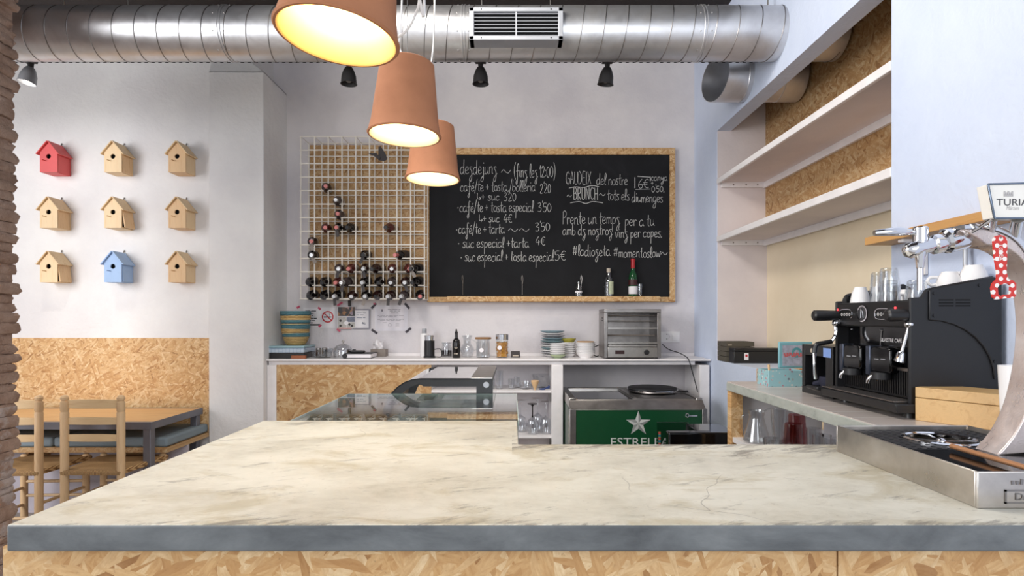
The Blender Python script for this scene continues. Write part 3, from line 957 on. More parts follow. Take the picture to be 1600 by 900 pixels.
# ------------------------------------------------------------------ bench, table, chairs
M_cush = plain('blue_grey_upholstery', srgb(128,142,150), .7, bump=.1)
M_osbedge = osb('strand_board_edge', 'xz', size=.5, gain=.7)
root = thing('built_in_bench', 'long wooden wall bench under the strand board panel', 'bench', (-3.4,4.35,0))
bz = .545
MB().box((-4.6,4.09,bz-.035),(XC0-.001,YL-.018,bz)).build('bench_board', M_osbedge, root)
MB().box((-4.6,4.34,0),(XC0-.001,4.36,bz-.035)).build('front_panel', M_lilac, root)
m = MB()
for xx in (-4.2,-3.5,-2.8): m.box((xx,4.14,bz-.11),(xx+.025,4.34,bz-.035)); 
m.build('brackets', M_osbedge, root)
xs = [-4.55,-4.02,-3.27,-2.45]
for i, (a, b) in enumerate(zip(xs[:-1], xs[1:])):
    o = MB().box((a+.004,4.10,bz),(b-.004,YL-.02,bz+.07)).build('seat_cushion', M_cush, origin=((a+b)/2,4.38,bz), bevel=.018, seg=3)
    tag(o, ['blue-grey seat cushion on the bench behind the brick pillar', 'blue-grey seat cushion in the middle of the wall bench', 'blue-grey seat cushion on the bench end beside the white pilaster'][i], 'cushion', 'seat cushions on the wall bench')

M_ttop = wood('orange_pine_top', srgb(226,184,130), srgb(196,146,92), 'x', .35, 1.0)
M_tmetal = plain('grey_steel_frame', srgb(120,120,128), .42, .55, var=.1)
tx1 = -2.468; ty0 = .71*F/162; ty1 = 4.60; tz = .75
root = thing('dining_table', 'pine topped dining table with a grey steel frame by the wall bench', 'table', (-3.2,4.25,0))
m = MB()
k = 6
for i in range(k):
    a = ty0+.03+(ty1-.06-ty0)*i/k; b = ty0+.03+(ty1-.06-ty0)*(i+1)/k
    m.box((-4.1,a+.0006,tz-.022),(tx1-.004,b-.0006,tz))
m.build('table_top', M_ttop, root)
m = MB().box((-4.11,ty0,tz-.05),(tx1,ty0+.03,tz+.001)); m.box((-4.11,ty1-.03,tz-.05),(tx1,ty1,tz+.001))
m.box((tx1-.004,ty0+.03,tz-.05),(tx1,ty1-.03,tz+.001)); m.box((-4.11,ty0+.03,tz-.05),(-4.1,ty1-.03,tz+.001))
m.build('steel_frame', M_tmetal, root, bevel=.0015)
for xx, yy in ((tx1-.066,ty0+.01),(tx1-.066,ty1-.066),(-4.05,ty0+.01),(-4.05,ty1-.066)):
    MB().box((xx,yy,0),(xx+.052,yy+.052,tz-.05)).build('leg', M_tmetal, root, bevel=.003)

M_chair = wood('pale_chair_wood', srgb(226,194,152), srgb(204,166,122), 'z', .5, 1.2)
M_slat = wood('pale_slat_wood', srgb(234,204,158), srgb(214,178,132), 'x', .5, 1.2)
M_rush = NT('rush_weave')
v = M_rush.coords()
w1 = M_rush.n('ShaderNodeTexWave', bands_direction='X'); w1.inputs['Scale'].default_value = 42; w1.inputs['Distortion'].default_value = 2.5; w1.inputs['Detail'].default_value = 3; M_rush.l(v, w1.inputs[0])
col = M_rush.ramp(w1.outputs[1], [(.1, srgb(126,90,54)), (.5, srgb(186,144,96)), (.9, srgb(214,176,124))])
col = M_rush.mix(M_rush.math('MULTIPLY', M_rush.noise(v, 16, 4), .4), col, srgb(120,96,56))
M_rush.set(col, .75); M_rush.bump(w1.outputs[1], .6, .006); M_rush = M_rush.m
def chair():
    root = thing('ladder_back_chair', 'pale wooden ladder-back chair with rush seat nearest the bar', 'chair', (0,0,0), 'ladder-back chairs at the dining table')
    hw = .183; sz = .475; d = .40; H = .965; pr = .0245
    for sx in (-1,1):
        x = sx*hw
        MB().lathe([(.019,0),(pr,.05),(pr,sz),(pr,H-.115),(pr*.86,H-.108),(pr,H-.10),(pr,H-.045),(pr*.72,H-.038),(pr*.72,H-.034),(pr*.95,H-.03),(pr*.98,H-.016),(pr*.6,H-.003),(0,H)], (x,0,0), 20).build('back_post', M_chair, root)
        MB().lathe([(.018,0),(.023,.05),(.023,sz-.02),(.022,sz+.012),(.014,sz+.02),(0,sz+.021)], (sx*(hw+.03),d,0), 18).build('front_leg', M_chair, root)
        m = MB()
        for zz_ in (.14,.26): m.tube([(x,0,zz_),(sx*(hw+.03),d,zz_)], .0105, 10)
        m.build('side_stretchers', M_chair, root)
    m = MB()
    for zz_ in (.17,): m.tube([(-hw,0,zz_),(hw,0,zz_)], .0105, 10)
    for zz_ in (.2,.3): m.tube([(-hw-.03,d,zz_),(hw+.03,d,zz_)], .0105, 10)
    m.build('cross_stretchers', M_chair, root)
    for zz_, h in ((.905,.055),(.795,.045),(.685,.045)):
        vs_, fs = [], []
        nn = 10
        for i in range(nn+1):
            t = i/nn; x = -hw+.012+(2*hw-.024)*t
            y = -.012*math.sin(math.pi*t)+.004
            up = .008*math.sin(math.pi*t)
            vs_ += [(x,y-.005,zz_-h/2),(x,y+.005,zz_-h/2),(x,y+.005,zz_+h/2+up*.6),(x,y-.005,zz_+h/2+up*.6)]
        for i in range(nn):
            a, b = 4*i, 4*i+4
            for q in range(4): fs.append((a+q,b+q,b+(q+1)%4,a+(q+1)%4))
        fs += [(0,1,2,3), (4*nn,4*nn+3,4*nn+2,4*nn+1)]
        MB().add(vs_, fs).build('back_slat', M_slat, root, bevel=.002)
    # rush seat: four woven triangles rolled over the rails
    c = Vector((0,d/2,sz+.004)); q = [Vector((-hw-.005,-.02,sz)),Vector((hw+.005,-.02,sz)),Vector((hw+.05,d+.02,sz)),Vector((-hw-.05,d+.02,sz))]
    vs_, fs = [], []
    N_ = 12
    for s in range(4):
        A, B = q[s], q[(s+1)%4]
        b0 = len(vs_)
        for i in range(N_+1):
            e = A.lerp(B, i/N_)
            out = (e-c); out.z = 0; out = out.normalized()*.012
            vs_ += [c+Vector((0,0,-.004)), c.lerp(e,.5)+Vector((0,0,.001)), e+Vector((0,0,.006)), e+out*.8+Vector((0,0,-.008)), e+out*.4+Vector((0,0,-.026)), c.lerp(e,.8)+Vector((0,0,-.03)), c+Vector((0,0,-.026))]
        for i in range(N_):
            for r_ in range(6):
                a = b0+7*i+r_; b = a+7
                fs.append((a,b,b+1,a+1))
    MB().add(vs_, fs).build('rush_seat', M_rush, root, angle=60)
    return root
ch = chair()
ycp = 3.74
ch.location = (X(145,ycp), ycp, 0)
c2 = copy_tree(ch)
c2.location = (X(63,ycp)-.183, ycp-.02, 0); c2.rotation_euler = (0,0,R(3))
c2['label'] = 'pale wooden ladder-back chair half hidden by the brick pillar'
# ------------------------------------------------------------------ white shelf unit along the back wall
root = thing('back_shelf_unit', 'long white painted shelf unit along the back wall', 'shelf unit', (-.2,4.9,0))
xl_, xr_ = XC1+.002, XW-.004
MB().box((xl_,YF,SH-.017),(xr_,YB-.002,SH)).build('shelf_top', M_ppaint, root, bevel=.004)
MB().box((xl_+.01,YF+.03,SH-.05),(xr_-.12,YF+.05,SH-.017)).build('front_rail', M_ppaint, root, bevel=.003)
MB().box((xl_,YB-.016,SH),(xr_,YB-.002,SH+.022)).build('back_upstand', M_ppaint, root)
m = MB().box((xl_,YF+.02,0),(X(430,YF),YF+.06,SH-.05)); m.build('end_post', M_ppaint, root, bevel=.004)
MB().box((X(430,YF),YF+.03,0),(X(673,YF),YF+.048,SH-.05)).build('strand_board_panel', osb('strand_board_cupboard','xz',gain=.82), root)
for a, b in ((X(862,YF),X(880,YF)),(X(1094,YF),X(1110,YF)-.003)):
    MB().box((a,YF+.01,0),(b,YB-.02,SH-.05)).build('divider', M_ppaint, root, bevel=.004)
MB().box((X(673,YF)-.02,YF+.048,0),(X(673,YF),YB-.02,SH-.05)).build('divider', M_ppaint, root)
z1, z2 = E-112/F*4.7, E-183/F*4.7
for zz_ in (z1, z2):
    MB().box((X(673,YF),YF+.03,zz_-.022),(X(862,YF),YB-.02,zz_)).build('inner_shelf', M_ppaint, root, bevel=.003)
m = MB()
for zz_ in (z1, z2):
    m.prism([(YF+.03,zz_-.022),(YF+.12,zz_-.022),(YF+.03,zz_-.09)], 'x', X(862,YF)-.018, X(862,YF)-.001)
m.build('brackets', M_steel2, root)

# ------------------------------------------------------------------ wire wine rack
YR1 = 5.085; YR0 = YR1*316.5/329.5
gx = [X(470.1+21.45*i, YR0) for i in range(10)]
gzs = [E-(213.5+21.13*i-498)/F*YR0 for i in range(13)]
root = thing('wire_wine_rack', 'white wire grid wine rack with strand board backing on the wall', 'wine rack', ((gx[0]+gx[-1])/2,YB,gzs[-1]))
def wires(yy, r):
    m = MB()
    for x in gx: m.tube([(x,yy,gzs[-1]-.006),(x,yy,gzs[0]+.006)], r, 6)
    for z in gzs: m.tube([(gx[0]-.006,yy-.004,z),(gx[-1]+.006,yy-.004,z)], r, 6)
    return m
wires(YR0, .0058).build('front_grid', M_wire, root)
wires(YR1-.012, .0048).build('rear_grid', M_wire, root)
m = MB()
for x in gx:
    m.tube([(x,YR0,gzs[0]),(x,YR1-.01,gzs[0])], .003, 5); m.tube([(x,YR0,gzs[-1]),(x,YR1-.01,gzs[-1])], .003, 5)
m.build('cross_wires', M_wire, root)
MB().box((gx[0]+.006,YR1,gzs[-1]),(gx[-1]+.012,YB-.001,gzs[0]-.012)).build('backing_board', M_osb_fine, root)

M_bk = plain('black_wine_glass', srgb(20,17,18), .12)
M_br = plain('dark_brown_wine_glass', srgb(46,26,24), .14)
M_rw = plain('red_brown_wine_glass', srgb(84,38,34), .16)
M_gw = plain('smoky_wine_glass', srgb(70,60,60), .15)
M_lab = plain('wine_label', srgb(188,176,160), .6)
M_cap_k = plain('black_capsule', srgb(24,22,24), .3)
M_cap_p = plain('pink_capsule', srgb(206,120,116), .4)
M_cap_s = plain('silver_capsule', srgb(210,208,208), .25, .8)
M_tagk = plain('dark_paper_tag', srgb(58,52,52), .6)
M_tagg = plain('grey_paper_tag', srgb(136,126,118), .6)
def bottle(glassm, capm, col_, row_, yaw, tagm, lab):
    cx = (gx[col_]+gx[col_+1])/2; zw = gzs[row_+1]
    back = Vector((cx+random.uniform(-.006,.006), YR1-.022, zw+.048))
    L = .295
    drop = math.atan2(.021, .19)
    root = thing('wine_bottle', lab, 'wine bottle', back, 'wine bottles lying in the wire rack')
    M = Matrix.Translation(back) @ Matrix.Rotation(R(yaw),4,'Z') @ Matrix.Rotation(R(90)+drop,4,'X')
    r = .0415
    MB().lathe([(0,.008),(r*.6,0),(r*.95,.002),(r,.01),(r,.172),(r*.9,.19),(r*.55,.212),(.0155,.232),(.0145,.262)], n=24, M=M).build('bottle_glass', glassm, root)
    MB().lathe([(.0155,.232),(.0158,.262),(.0145,.285),(.016,.287),(.016,.293),(.0145,.295),(0,.295)], n=18, M=M).build('neck_capsule', capm, root)
    MB().lathe([(r+.0004,.05),(r+.0006,.052),(r+.0006,.14),(r+.0004,.142)], n=24, M=M).build('label_band', M_lab if glassm is not M_bk else M_tagk, root)
    if tagm:
        nk = M @ Vector((0,0,.258))
        T = Matrix.Translation(nk+Vector((0,-.004,-.018))) @ Matrix.Rotation(R(random.uniform(-45,45)),4,'Y')
        MB(T).box((-.013,-.001,-.06),(.013,.001,0)).build('neck_tag', tagm, root)
        m = MB(); pts = [nk+Vector((.019*math.cos(a), .004, .019*math.sin(a))) for a in [2*math.pi*i/12 for i in range(12)]]
        m.tube(pts, .0015, 5, closed=True); m.build('tag_ring', M_steel, root)
spec = []
ordw = ['first','second','third','fourth','fifth','sixth','seventh','eighth','ninth']
lay = {3: [(1,'br','p',14,None)], 4: [(2,'gw','s',8,None)], 5: [(2,'gw','p',10,None)], 6: [(1,'rw','p',14,None),(2,'bk','p',8,'k'),(3,'bk','k',4,None),(6,'rw','k',-3,None)],
       7: [(0,'br','p',14,'s')], 8: [(0,'bk','s',14,'g'),(4,'bk','k',6,'k'),(7,'bk','p',-10,None)],
       9: [(2,'gw','s',12,'k'),(3,'rw','p',4,None),(4,'br','s',6,'k'),(5,'br','k',-4,None),(6,'rw','s',8,None),(7,'rw','p',12,None),(8,'bk','k',-8,'g')],
       10: [(0,'bk','k',8,None),(1,'bk','k',8,None),(2,'rw','p',6,None),(3,'gw','s',-6,'k'),(4,'bk','s',4,'k'),(5,'bk','k',8,None),(6,'gw','s',6,None),(7,'br','s',6,'k'),(8,'bk','k',-6,None)],
       11: [(0,'bk','k',9,None),(1,'bk','k',8,None),(2,'bk','s',4,'k'),(3,'br','s',10,None),(4,'bk','s',8,'g'),(5,'br','k',4,None),(6,'br','s',0,'k'),(7,'gw','s',-2,'k'),(8,'bk','p',8,None)]}
gm = {'bk': (M_bk,'black'), 'br': (M_br,'dark brown'), 'rw': (M_rw,'red-brown'), 'gw': (M_gw,'smoky')}
cm = {'k': (M_cap_k,'black'), 'p': (M_cap_p,'pink'), 's': (M_cap_s,'silver')}
tm = {'k': M_tagk, 'g': M_tagg, 's': M_tagg}
rowname = {3:'alone in the highest occupied row', 4:'alone in the second occupied row', 5:'alone in the third occupied row', 6:'in the rack row seventh from top', 7:'alone at the rack edge', 8:'in the fourth row from the bottom', 9:'in the third row from the bottom', 10:'in the second row from the bottom', 11:'in the bottom row'}
for rw_, L_ in lay.items():
    for i, (c_, g_, k_, yaw, t_) in enumerate(L_):
        extra = '' if len(L_) == 1 else ', %s from pilaster' % ordw[i]
        bottle(gm[g_][0], cm[k_][0], c_, rw_, yaw, tm.get(t_), '%s wine bottle, %s cap, %s%s' % (gm[g_][1], cm[k_][1], rowname[rw_], extra))
# a bottle with two dark hanging tags behind the lamps
cx, cz = X(589,YR0-.02), E-(232-498)/F*YR0
root = thing('gift_tag', 'pair of dark folded paper tags hanging near the rack top below a lamp', 'tag', (cx,YR0-.02,cz))
T = Matrix.Translation((cx+.015,YR0-.014,cz)) @ Matrix.Rotation(R(-14),4,'Y')
MB(T).prism([(-.03,-.10),(.0,.01),(.02,.01),(.045,-.07),(.045,-.11),(.02,-.12)], 'y', -.004, 0).build('tag_card', M_tagk, root)
T = Matrix.Translation((cx-.01,YR0-.022,cz-.055)) @ Matrix.Rotation(R(24),4,'Y')
MB(T).prism([(-.06,-.02),(.0,.012),(.05,-.01),(.045,-.032),(-.01,-.02)], 'y', -.004, 0).build('tag_card', M_tagk, root)
MB().tube([(cx+.02,YR0-.014,cz+.005),(cx+.012,YR0-.008,cz+.03)], .0015, 5).build('string', M_cord, root)

# ------------------------------------------------------------------ blackboard with chalk writing
YK = YB-.03
M_chalkb = NT('chalkboard')
v = M_chalkb.coords()
f = M_chalkb.noise(v, 2.2, 6, .65, .5)
M_chalkb.set(M_chalkb.ramp(f, [(.3, srgb(25,25,27)), (.62, srgb(33,33,35)), (.8, srgb(50,50,52))]), .75); M_chalkb.b.inputs['Specular IOR Level'].default_value = .2
M_chalkb = M_chalkb.m
M_chalk = plain('white_chalk', srgb(206,204,200), .9, var=.12, scale=60)
def B(px, py): return P(px, py, YK)
b0 = B(668,472); b1 = B(1054.5,231.5)
root = thing('menu_blackboard', 'large blackboard menu in a strand board frame on the back wall', 'blackboard', ((b0.x+b1.x)/2,YB,b0.z))
i0 = B(677,464); i1 = B(1046,242)
MB().box((b0.x+.02,YK,b0.z+.02),(b1.x-.02,YB-.001,b1.z-.02)).build('board_panel', M_chalkb, root)
M_fr = osb('strand_board_frame', 'xz', size=.55, gain=.95)
m = MB().box((b0.x,YK-.014,i1.z),(b1.x,YB-.001,b1.z)); m.build('frame_top', M_fr, root, bevel=.002)
MB().box((i1.x,YK-.014,b0.z),(b1.x,YB-.001,i1.z)).build('frame_side', M_fr, root, bevel=.002)
MB().box((b0.x,YK-.014,b0.z),(b0.x+.012,YB-.001,i1.z)).build('frame_side', M_fr, root, bevel=.002)
MB().box((b0.x+.012,YK-.014,b0.z),(i1.x,YB-.001,i0.z)).build('frame_bottom', M_fr, root, bevel=.002)
l0, l1 = B(700,0).x, B(1028,0).x
MB().box((l0,YK-.075,b0.z+.004),(l1,YK-.012,i0.z+.003)).build('ledge', M_fr, root, bevel=.002)
zl = i0.z+.003
m = MB()
for px in (720, 816, 910, 1006): m.cyl((B(px,0).x,YK-.05,b0.z-.006),(B(px,0).x,YK-.05,b0.z+.006),.004,n=8)
m.build('ledge_screws', M_steel, root)

G = {
 'a':("4.2,4.6 2,5 .3,3.2 .5,.8 2,0 3.8,1.6 4.2,4.8|4.2,4.8 4.1,1 5.2,.2",5.4), 'b':("1,10 .6,4 .6,.6 2.4,0 4,1.6 3.6,4 1,4.2",5),
 'c':("4,4.2 2.4,5 .6,3.4 .5,1.2 2,0 4.2,.8",4.8), 'd':("4,4.6 2,5 .3,3.2 .5,.8 2,0 3.8,1.8|4.4,10 4,1 5.2,.1",5.6),
 'e':(".6,2.2 3.4,3 3.2,4.6 1.8,5 .5,3.2 .6,1 2.2,0 4.2,1",4.6), 'f':("4,9 3,10 2.2,8 2,0 1.8,-4 .8,-5.4 0,-3.6 2,-1|.2,4.4 4.2,4.8",4.4),
 'g':("4.2,4.6 2,5 .4,3.2 .6,.8 2.4,.4 4,2 4.2,4.8 3.8,-3 2,-5.6 .2,-4.2 2,-1.6 5,.2",5.4), 'h':(".8,10 .6,0|.6,3 2.4,5 3.6,3.6 3.6,.6 4.6,0",5),
 'i':(".8,5 .7,1 1.8,0|.9,7.2 1.1,7.9",2.2), 'j':("1.6,5 1.6,-3 .2,-5.4 -1.4,-4 2.6,.2|1.8,7.2 2,7.9",2.8), 'k':("1,10 .6,0|4,5 .8,2.2 4.2,0",4.6),
 'l':(".6,1.6 2.4,7 2,10 .9,8.4 .8,1 2.2,0",2.6), 'm':(".6,5 .6,0|.6,3.4 2,5 2.8,3.8 2.8,0|2.8,3.4 4.2,5 5.2,3.8 5.2,.6 6.2,0",6.4),
 'n':(".6,5 .6,0|.6,3.4 2.4,5 3.6,3.8 3.6,.6 4.6,0",4.9), 'o':("2.2,5 .5,3.4 .6,1 2.2,0 4,1.4 3.8,4 2.2,5",4.6),
 'p':(".9,5 .6,-6|.8,3.6 2.6,5 4,3.4 3,.6 .9,.6",4.8), 'r':(".6,5 .8,0|.8,3 2,4.8 3.6,4.4",3.9),
 's':("3.6,4.8 2,5.2 .8,4 2.8,2.2 2.8,.4 1,0 0,.8",4), 'z':("3.6,5 1.8,5.2 1,4.2 2.8,2.2 3.2,-1.5 2,-5 .4,-4.4 1.4,-1.8 4.6,.6",4.6),
 't':("2,9 1.6,1 3,0|.2,5.4 3.8,5.8",3.6), 'u':(".6,5 .6,1.2 1.8,0 3.8,2 4,5|4,5 4,.8 5,0",5.2), 'v':(".4,5 1.8,0 3.8,5 4.6,4.6",4.8),
 'w':(".4,5 1.4,0 2.8,4 4.2,0 5.6,5 6.4,4.6",6.4), 'x':(".4,5 3.8,0|3.8,5 .4,0",4.2), 'y':(".6,5 1,2 2.4,1.6 4,5|4,5 3.4,-3 1.8,-5.4 .4,-4 4.6,.4",5),
 'q':("4,4.6 2,5 .5,2.6 2,.6 3.8,2|4,5 4,-5",5),
 '#':("1.8,9 .8,1|4.2,9 3.2,1|0,6.4 5,7|-.2,3 4.8,3.6",5.8), '+':("0,4 4,4|2,6.4 2,1.6",4.8), '/':("3.4,11 0,-2",3.8), '(':("2.4,11 .6,7 .6,2 2.2,-1.6",2.8), ')':(".4,11 2,7 2,2 .4,-2.4",2.8),
 '.':("-.2,0 .7,.5 .5,-.4 -.1,0 .5,.1",1.8), ':':(".2,1 .9,1.6 .6,.8 .2,1.2|.2,5 .9,5.6 .6,4.8 .2,5.2",1.9), "'":("1,10.5 .7,8.6",1.2), '*':("0,3.4 .8,3.8 .6,3 0,3.4",2.6), '~':("0,2.4 2,4.4 4,2.6 6,2 8,4.2",9),
 '0':("2,8 .4,5.8 .5,2 2,0 3.8,2.2 3.8,6 2,8",4.8), '1':("0,6 1.4,8.6 1.2,0",2.6), '2':(".3,6.4 1.6,8.4 3.4,6.8 2.6,4 .2,.2 4.2,.5",4.8), '3':(".4,7.6 2.4,8.4 3.4,6.6 1.4,4.4 3.8,3.4 3.2,.4 .4,.4",4.6),
 '4':("3,8.6 .2,3 4.4,3.2|3.2,5 3,0",5), '5':("3.8,8.2 1,8 .7,4.8 3,5 3.8,2.4 2.2,0 .2,.6",4.8), '6':("3.4,8.6 1,5.4 .5,2 2,0 3.8,1.6 3,4 .8,3",4.6), '€':("4.6,7.4 3,8.2 1.2,6 1.2,2 3,0 4.6,.8|-.2,5 3.6,5.2|-.2,3.2 3.4,3.4",5.4),
 'G':("4,8 2.4,10 .6,7 .6,2.4 2.2,0 4,1.6 4,4.6 2.4,4.6",5), 'A':("0,0 1.8,10 3.6,0|.6,3.6 3.2,3.8",4.2), 'U':(".5,10 .5,2 1.8,0 3.4,2 3.5,10",4.4), 'D':(".5,0 .6,10 3,8 3.4,3 2,.6 .5,0",4.4),
 'E':("3.2,10 .6,9.8 .5,.2 3.2,0|.5,5.2 2.6,5.3",3.8), 'I':(".6,10 .6,0",1.8), 'X':(".2,10 3.6,0|3.6,10 .2,0",4.2), 'B':(".5,0 .6,10 2.8,9 2.6,6 .6,5.2|.6,5.2 3.2,4.4 3,1 .5,0",4.2),
 'R':(".5,0 .6,10 2.9,9 2.7,5.6 .6,5 3.4,0",4.2), 'N':(".5,0 .5,10 3.4,0 3.5,10",4.5), 'C':("3.6,8.6 2.2,10 .6,7 .6,3 2.2,0 3.8,1.2",4.4), 'H':(".5,10 .5,0|3.4,10 3.4,0|.5,5 3.4,5.2",4.4),
 'P':(".9,10 .6,0|.4,9 2.6,10.4 4.2,8.4 3,5.4 .8,5",4.8), 'L':("0,8 .2,2 3.4,2|2.4,3.4 3.6,2 2.4,.6",4.4), ' ':("",2.6),
}
rw = random.Random(11)
def ribbon(mb, pts, w, y):
    pts = smooth_path([Vector((a,0,b)) for a, b in pts], 4) if len(pts) > 2 else [Vector((a,0,b)) for a, b in pts]
    vs_, fs = [], []
    for i, p in enumerate(pts):
        t = (pts[min(i+1,len(pts)-1)]-pts[max(i-1,0)])
        t = t.normalized() if t.length > 1e-7 else Vector((1,0,0))
        nrm = Vector((-t.z,0,t.x))
        ww = w*rw.uniform(.75,1.15)
        vs_ += [(p.x+nrm.x*ww/2,y,p.z+nrm.z*ww/2),(p.x-nrm.x*ww/2,y,p.z-nrm.z*ww/2)]
    for i in range(len(pts)-1): fs.append((2*i,2*i+1,2*i+3,2*i+2))
    mb.add(vs_, fs)
def chalk(txt, x0, x1, base, unit, w=1.0):
    """txt between pixel columns x0 and x1 of the board, base line at pixel row base, unit = pixels per glyph unit"""
    tot = sum(G[c][1] for c in txt)
    k = (x1-x0)/tot
    mb = MB(); cx = x0
    for c in txt:
        s, adv = G[c]
        jit = rw.uniform(-.3,.3)
        for st in s.split('|'):
            if not st: continue
            pts = [tuple(map(float, q.split(','))) for q in st.split()]
            pp = [B(cx+a*k, base-(b+jit)*unit*1.12) for a, b in pts]
            ribbon(mb, [(p.x,p.z) for p in pp], (.0040*w), YK-.0012)
        cx += adv*k
    return mb.build('chalk_writing', M_chalk, root, smooth=False)
G['é'] = (G['e'][0]+"|2,6.6 3.4,8", G['e'][1])
chalk("dezdejunz",719,777,272,2.0); chalk("~",783,800,274,1.9); chalk("(finz lez 12:00)",803,868,277,1.9)
chalk("café/te + tosta /bolleria",719,837,299,1.55); chalk("2'20",844,861,302,1.6)
chalk("L+ suc",746,781,313,1.3); chalk("3'20",787,807,314,1.4)
chalk("*café/te + tosta especial",715,834,331,1.55); chalk("3'50",840,862,331,1.5)
chalk("L+ suc",749,781,347,1.3); chalk("4€",787,801,348,1.4)
chalk("*café/te + tarta",713,789,365,1.5); chalk("~",794,811,365,1.5); chalk("~",811,829,365,1.5); chalk("3'50",836,860,361,1.4)
chalk("* suc especial +tarta",716,827,387,1.5); chalk("4€",837,853,383,1.4)
chalk("* suc especial + tosta especial",720,866,408,1.5); chalk("5€",867,885,407,1.6)
chalk("GAUDEIX",884,924,288,1.75); chalk("del nostre",932,981,289,1.6); chalk("6€",997,1015,294,1.5); chalk("canya",1017,1043,282,1.0); chalk("+",1017,1022,290,.8); chalk("0'50.",1018,1039,300,1.0)
chalk("BRUNCH",896,935,312,1.7,1.3); chalk("tots els",949,984,313,1.6); chalk("diumenges",987,1036,316,1.5)
chalk("~",886,894,310,1.2); chalk("~",936,947,308,1.2)
chalk("Prente un tempz",879,969,350,1.8); chalk("per a tu",976,1023,353,1.7)
chalk("amb dz noztroz",879,957,367,1.5); chalk("vinz per copes.",961,1035,371,1.5)
chalk("#ladiozeta",895,954,400,1.6); chalk("#momentoslow~",959,1044,402,1.5)
m = MB()
for seg in ([(889,294),(900,292),(912,293),(925,290),(936,292)], [(891,317),(905,315),(915,318),(926,315),(942,317)], [(992,277),(992,294)], [(996,275.5),(1016,277)], [(993,296),(1015,295.5)], [(1016,276),(1016,283)]):
    ribbon(m, [(B(a,b).x,B(a,b).z) for a, b in seg], .006, YK-.0012)
m.build('chalk_lines', M_chalk, root, smooth=False)

# wire clips on the board
for i, px in enumerate((723, 816, 908)):
    x = B(px,0).x; zt0, zt1 = B(0,430).z, B(0,461).z
    m = MB().tube([(x,YK-.006,zt1),(x,YK-.008,B(0,443).z),(x-.006,YK-.012,B(0,436).z),(x,YK-.012,zt0),(x+.006,YK-.012,B(0,436).z),(x+.001,YK-.008,B(0,444).z)], .0018, 6, sub=4)
    o = m.build('wire_clip', M_steel, origin=(x,YK,zt1))
    tag(o, ['bent wire clip on the blackboard nearest the wine rack', 'bent wire clip at the middle of the blackboard bottom', 'bent wire clip behind the small glass bottle on the board'][i], 'clip', 'wire clips on the blackboard')

# bottles on the ledge
YG = YK-.042
def ledge_x(px): return X(px, YG)
def pxm(p, Y=None): return p*(Y or YG)/F
x = ledge_x(904)
root2 = thing('glass_bottle', 'small empty clear glass bottle on the blackboard ledge', 'bottle', (x,YG,zl))
MB().lathe([(0,0),(.028,0),(.031,.004),(.031,.07),(.014,.10),(.013,.118),(.0155,.119),(.0155,.128),(.012,.128),(.011,.10),(.028,.068),(.028,.01),(0,.01)], (x,YG,zl), 24).build('bottle_glass', M_glassw, root2)
MB().lathe([(.0315,.03),(.0317,.032),(.0317,.044),(.0315,.046)], (x,YG,zl), 24).build('paper_band', M_paper, root2)
x = ledge_x(951)
root2 = thing('vermouth_bottle', 'clear vermouth bottle with pale green label on the blackboard ledge', 'bottle', (x,YG,zl))
MB().lathe([(0,0),(.034,0),(.040,.004),(.042,.12),(.034,.155),(.018,.185),(.016,.235),(.014,.235),(.016,.185),(.03,.155),(.038,.12),(.036,.01),(0,.008)], (x,YG,zl), 24).build('bottle_glass', M_glassw, root2)
MB().lathe([(.0170,.21),(.018,.213),(.018,.245),(0,.246)], (x,YG,zl), 16).build('cap', M_lab, root2)
M_vlab = plain('pale_green_label', srgb(196,202,170), .6, var=.15, scale=40)
m = MB()
for a0_ in range(8):
    a = R(-100+a0_*12); b = R(-100+(a0_+1)*12)
    m.add([(x+.0428*math.cos(a),YG+.0428*math.sin(a),zl+.02),(x+.0428*math.cos(b),YG+.0428*math.sin(b),zl+.02),(x+.0428*math.cos(b),YG+.0428*math.sin(b),zl+.13),(x+.0428*math.cos(a),YG+.0428*math.sin(a),zl+.13)], [(0,1,2,3)])
m.build('paper_label', M_vlab, root2)
x = ledge_x(989)
root2 = thing('vermouth_bottle', 'green vermouth bottle with red capsule and white label on the blackboard ledge', 'bottle', (x,YG,zl))
M_green = plain('green_bottle_glass', srgb(22,72,38), .1)
M_redc = plain('red_capsule', srgb(176,28,34), .4)
MB().lathe([(0,0),(.034,0),(.038,.006),(.038,.15),(.034,.19),(.018,.225),(.0155,.25)], (x,YG,zl), 24).build('bottle_glass', M_green, root2)
MB().lathe([(.0165,.245),(.0175,.25),(.0175,.315),(.019,.316),(.019,.33),(0,.331)], (x,YG,zl), 18).build('capsule', M_redc, root2)
MB().lathe([(.0384,.02),(.0388,.022),(.0388,.085),(.0384,.087)], (x,YG,zl), 24).build('paper_label', M_paper, root2)
MB().lathe([(.0384,.095),(.0388,.097),(.0388,.145),(.0384,.147)], (x,YG,zl), 24).build('dark_label', plain('black_red_label', srgb(60,20,22), .5), root2)
tumbler('small_glass', 'small clear glass just behind the green vermouth bottle on the ledge', ledge_x(1000), YG+.012, zl, .022, .026, .11, M_glassw, None)

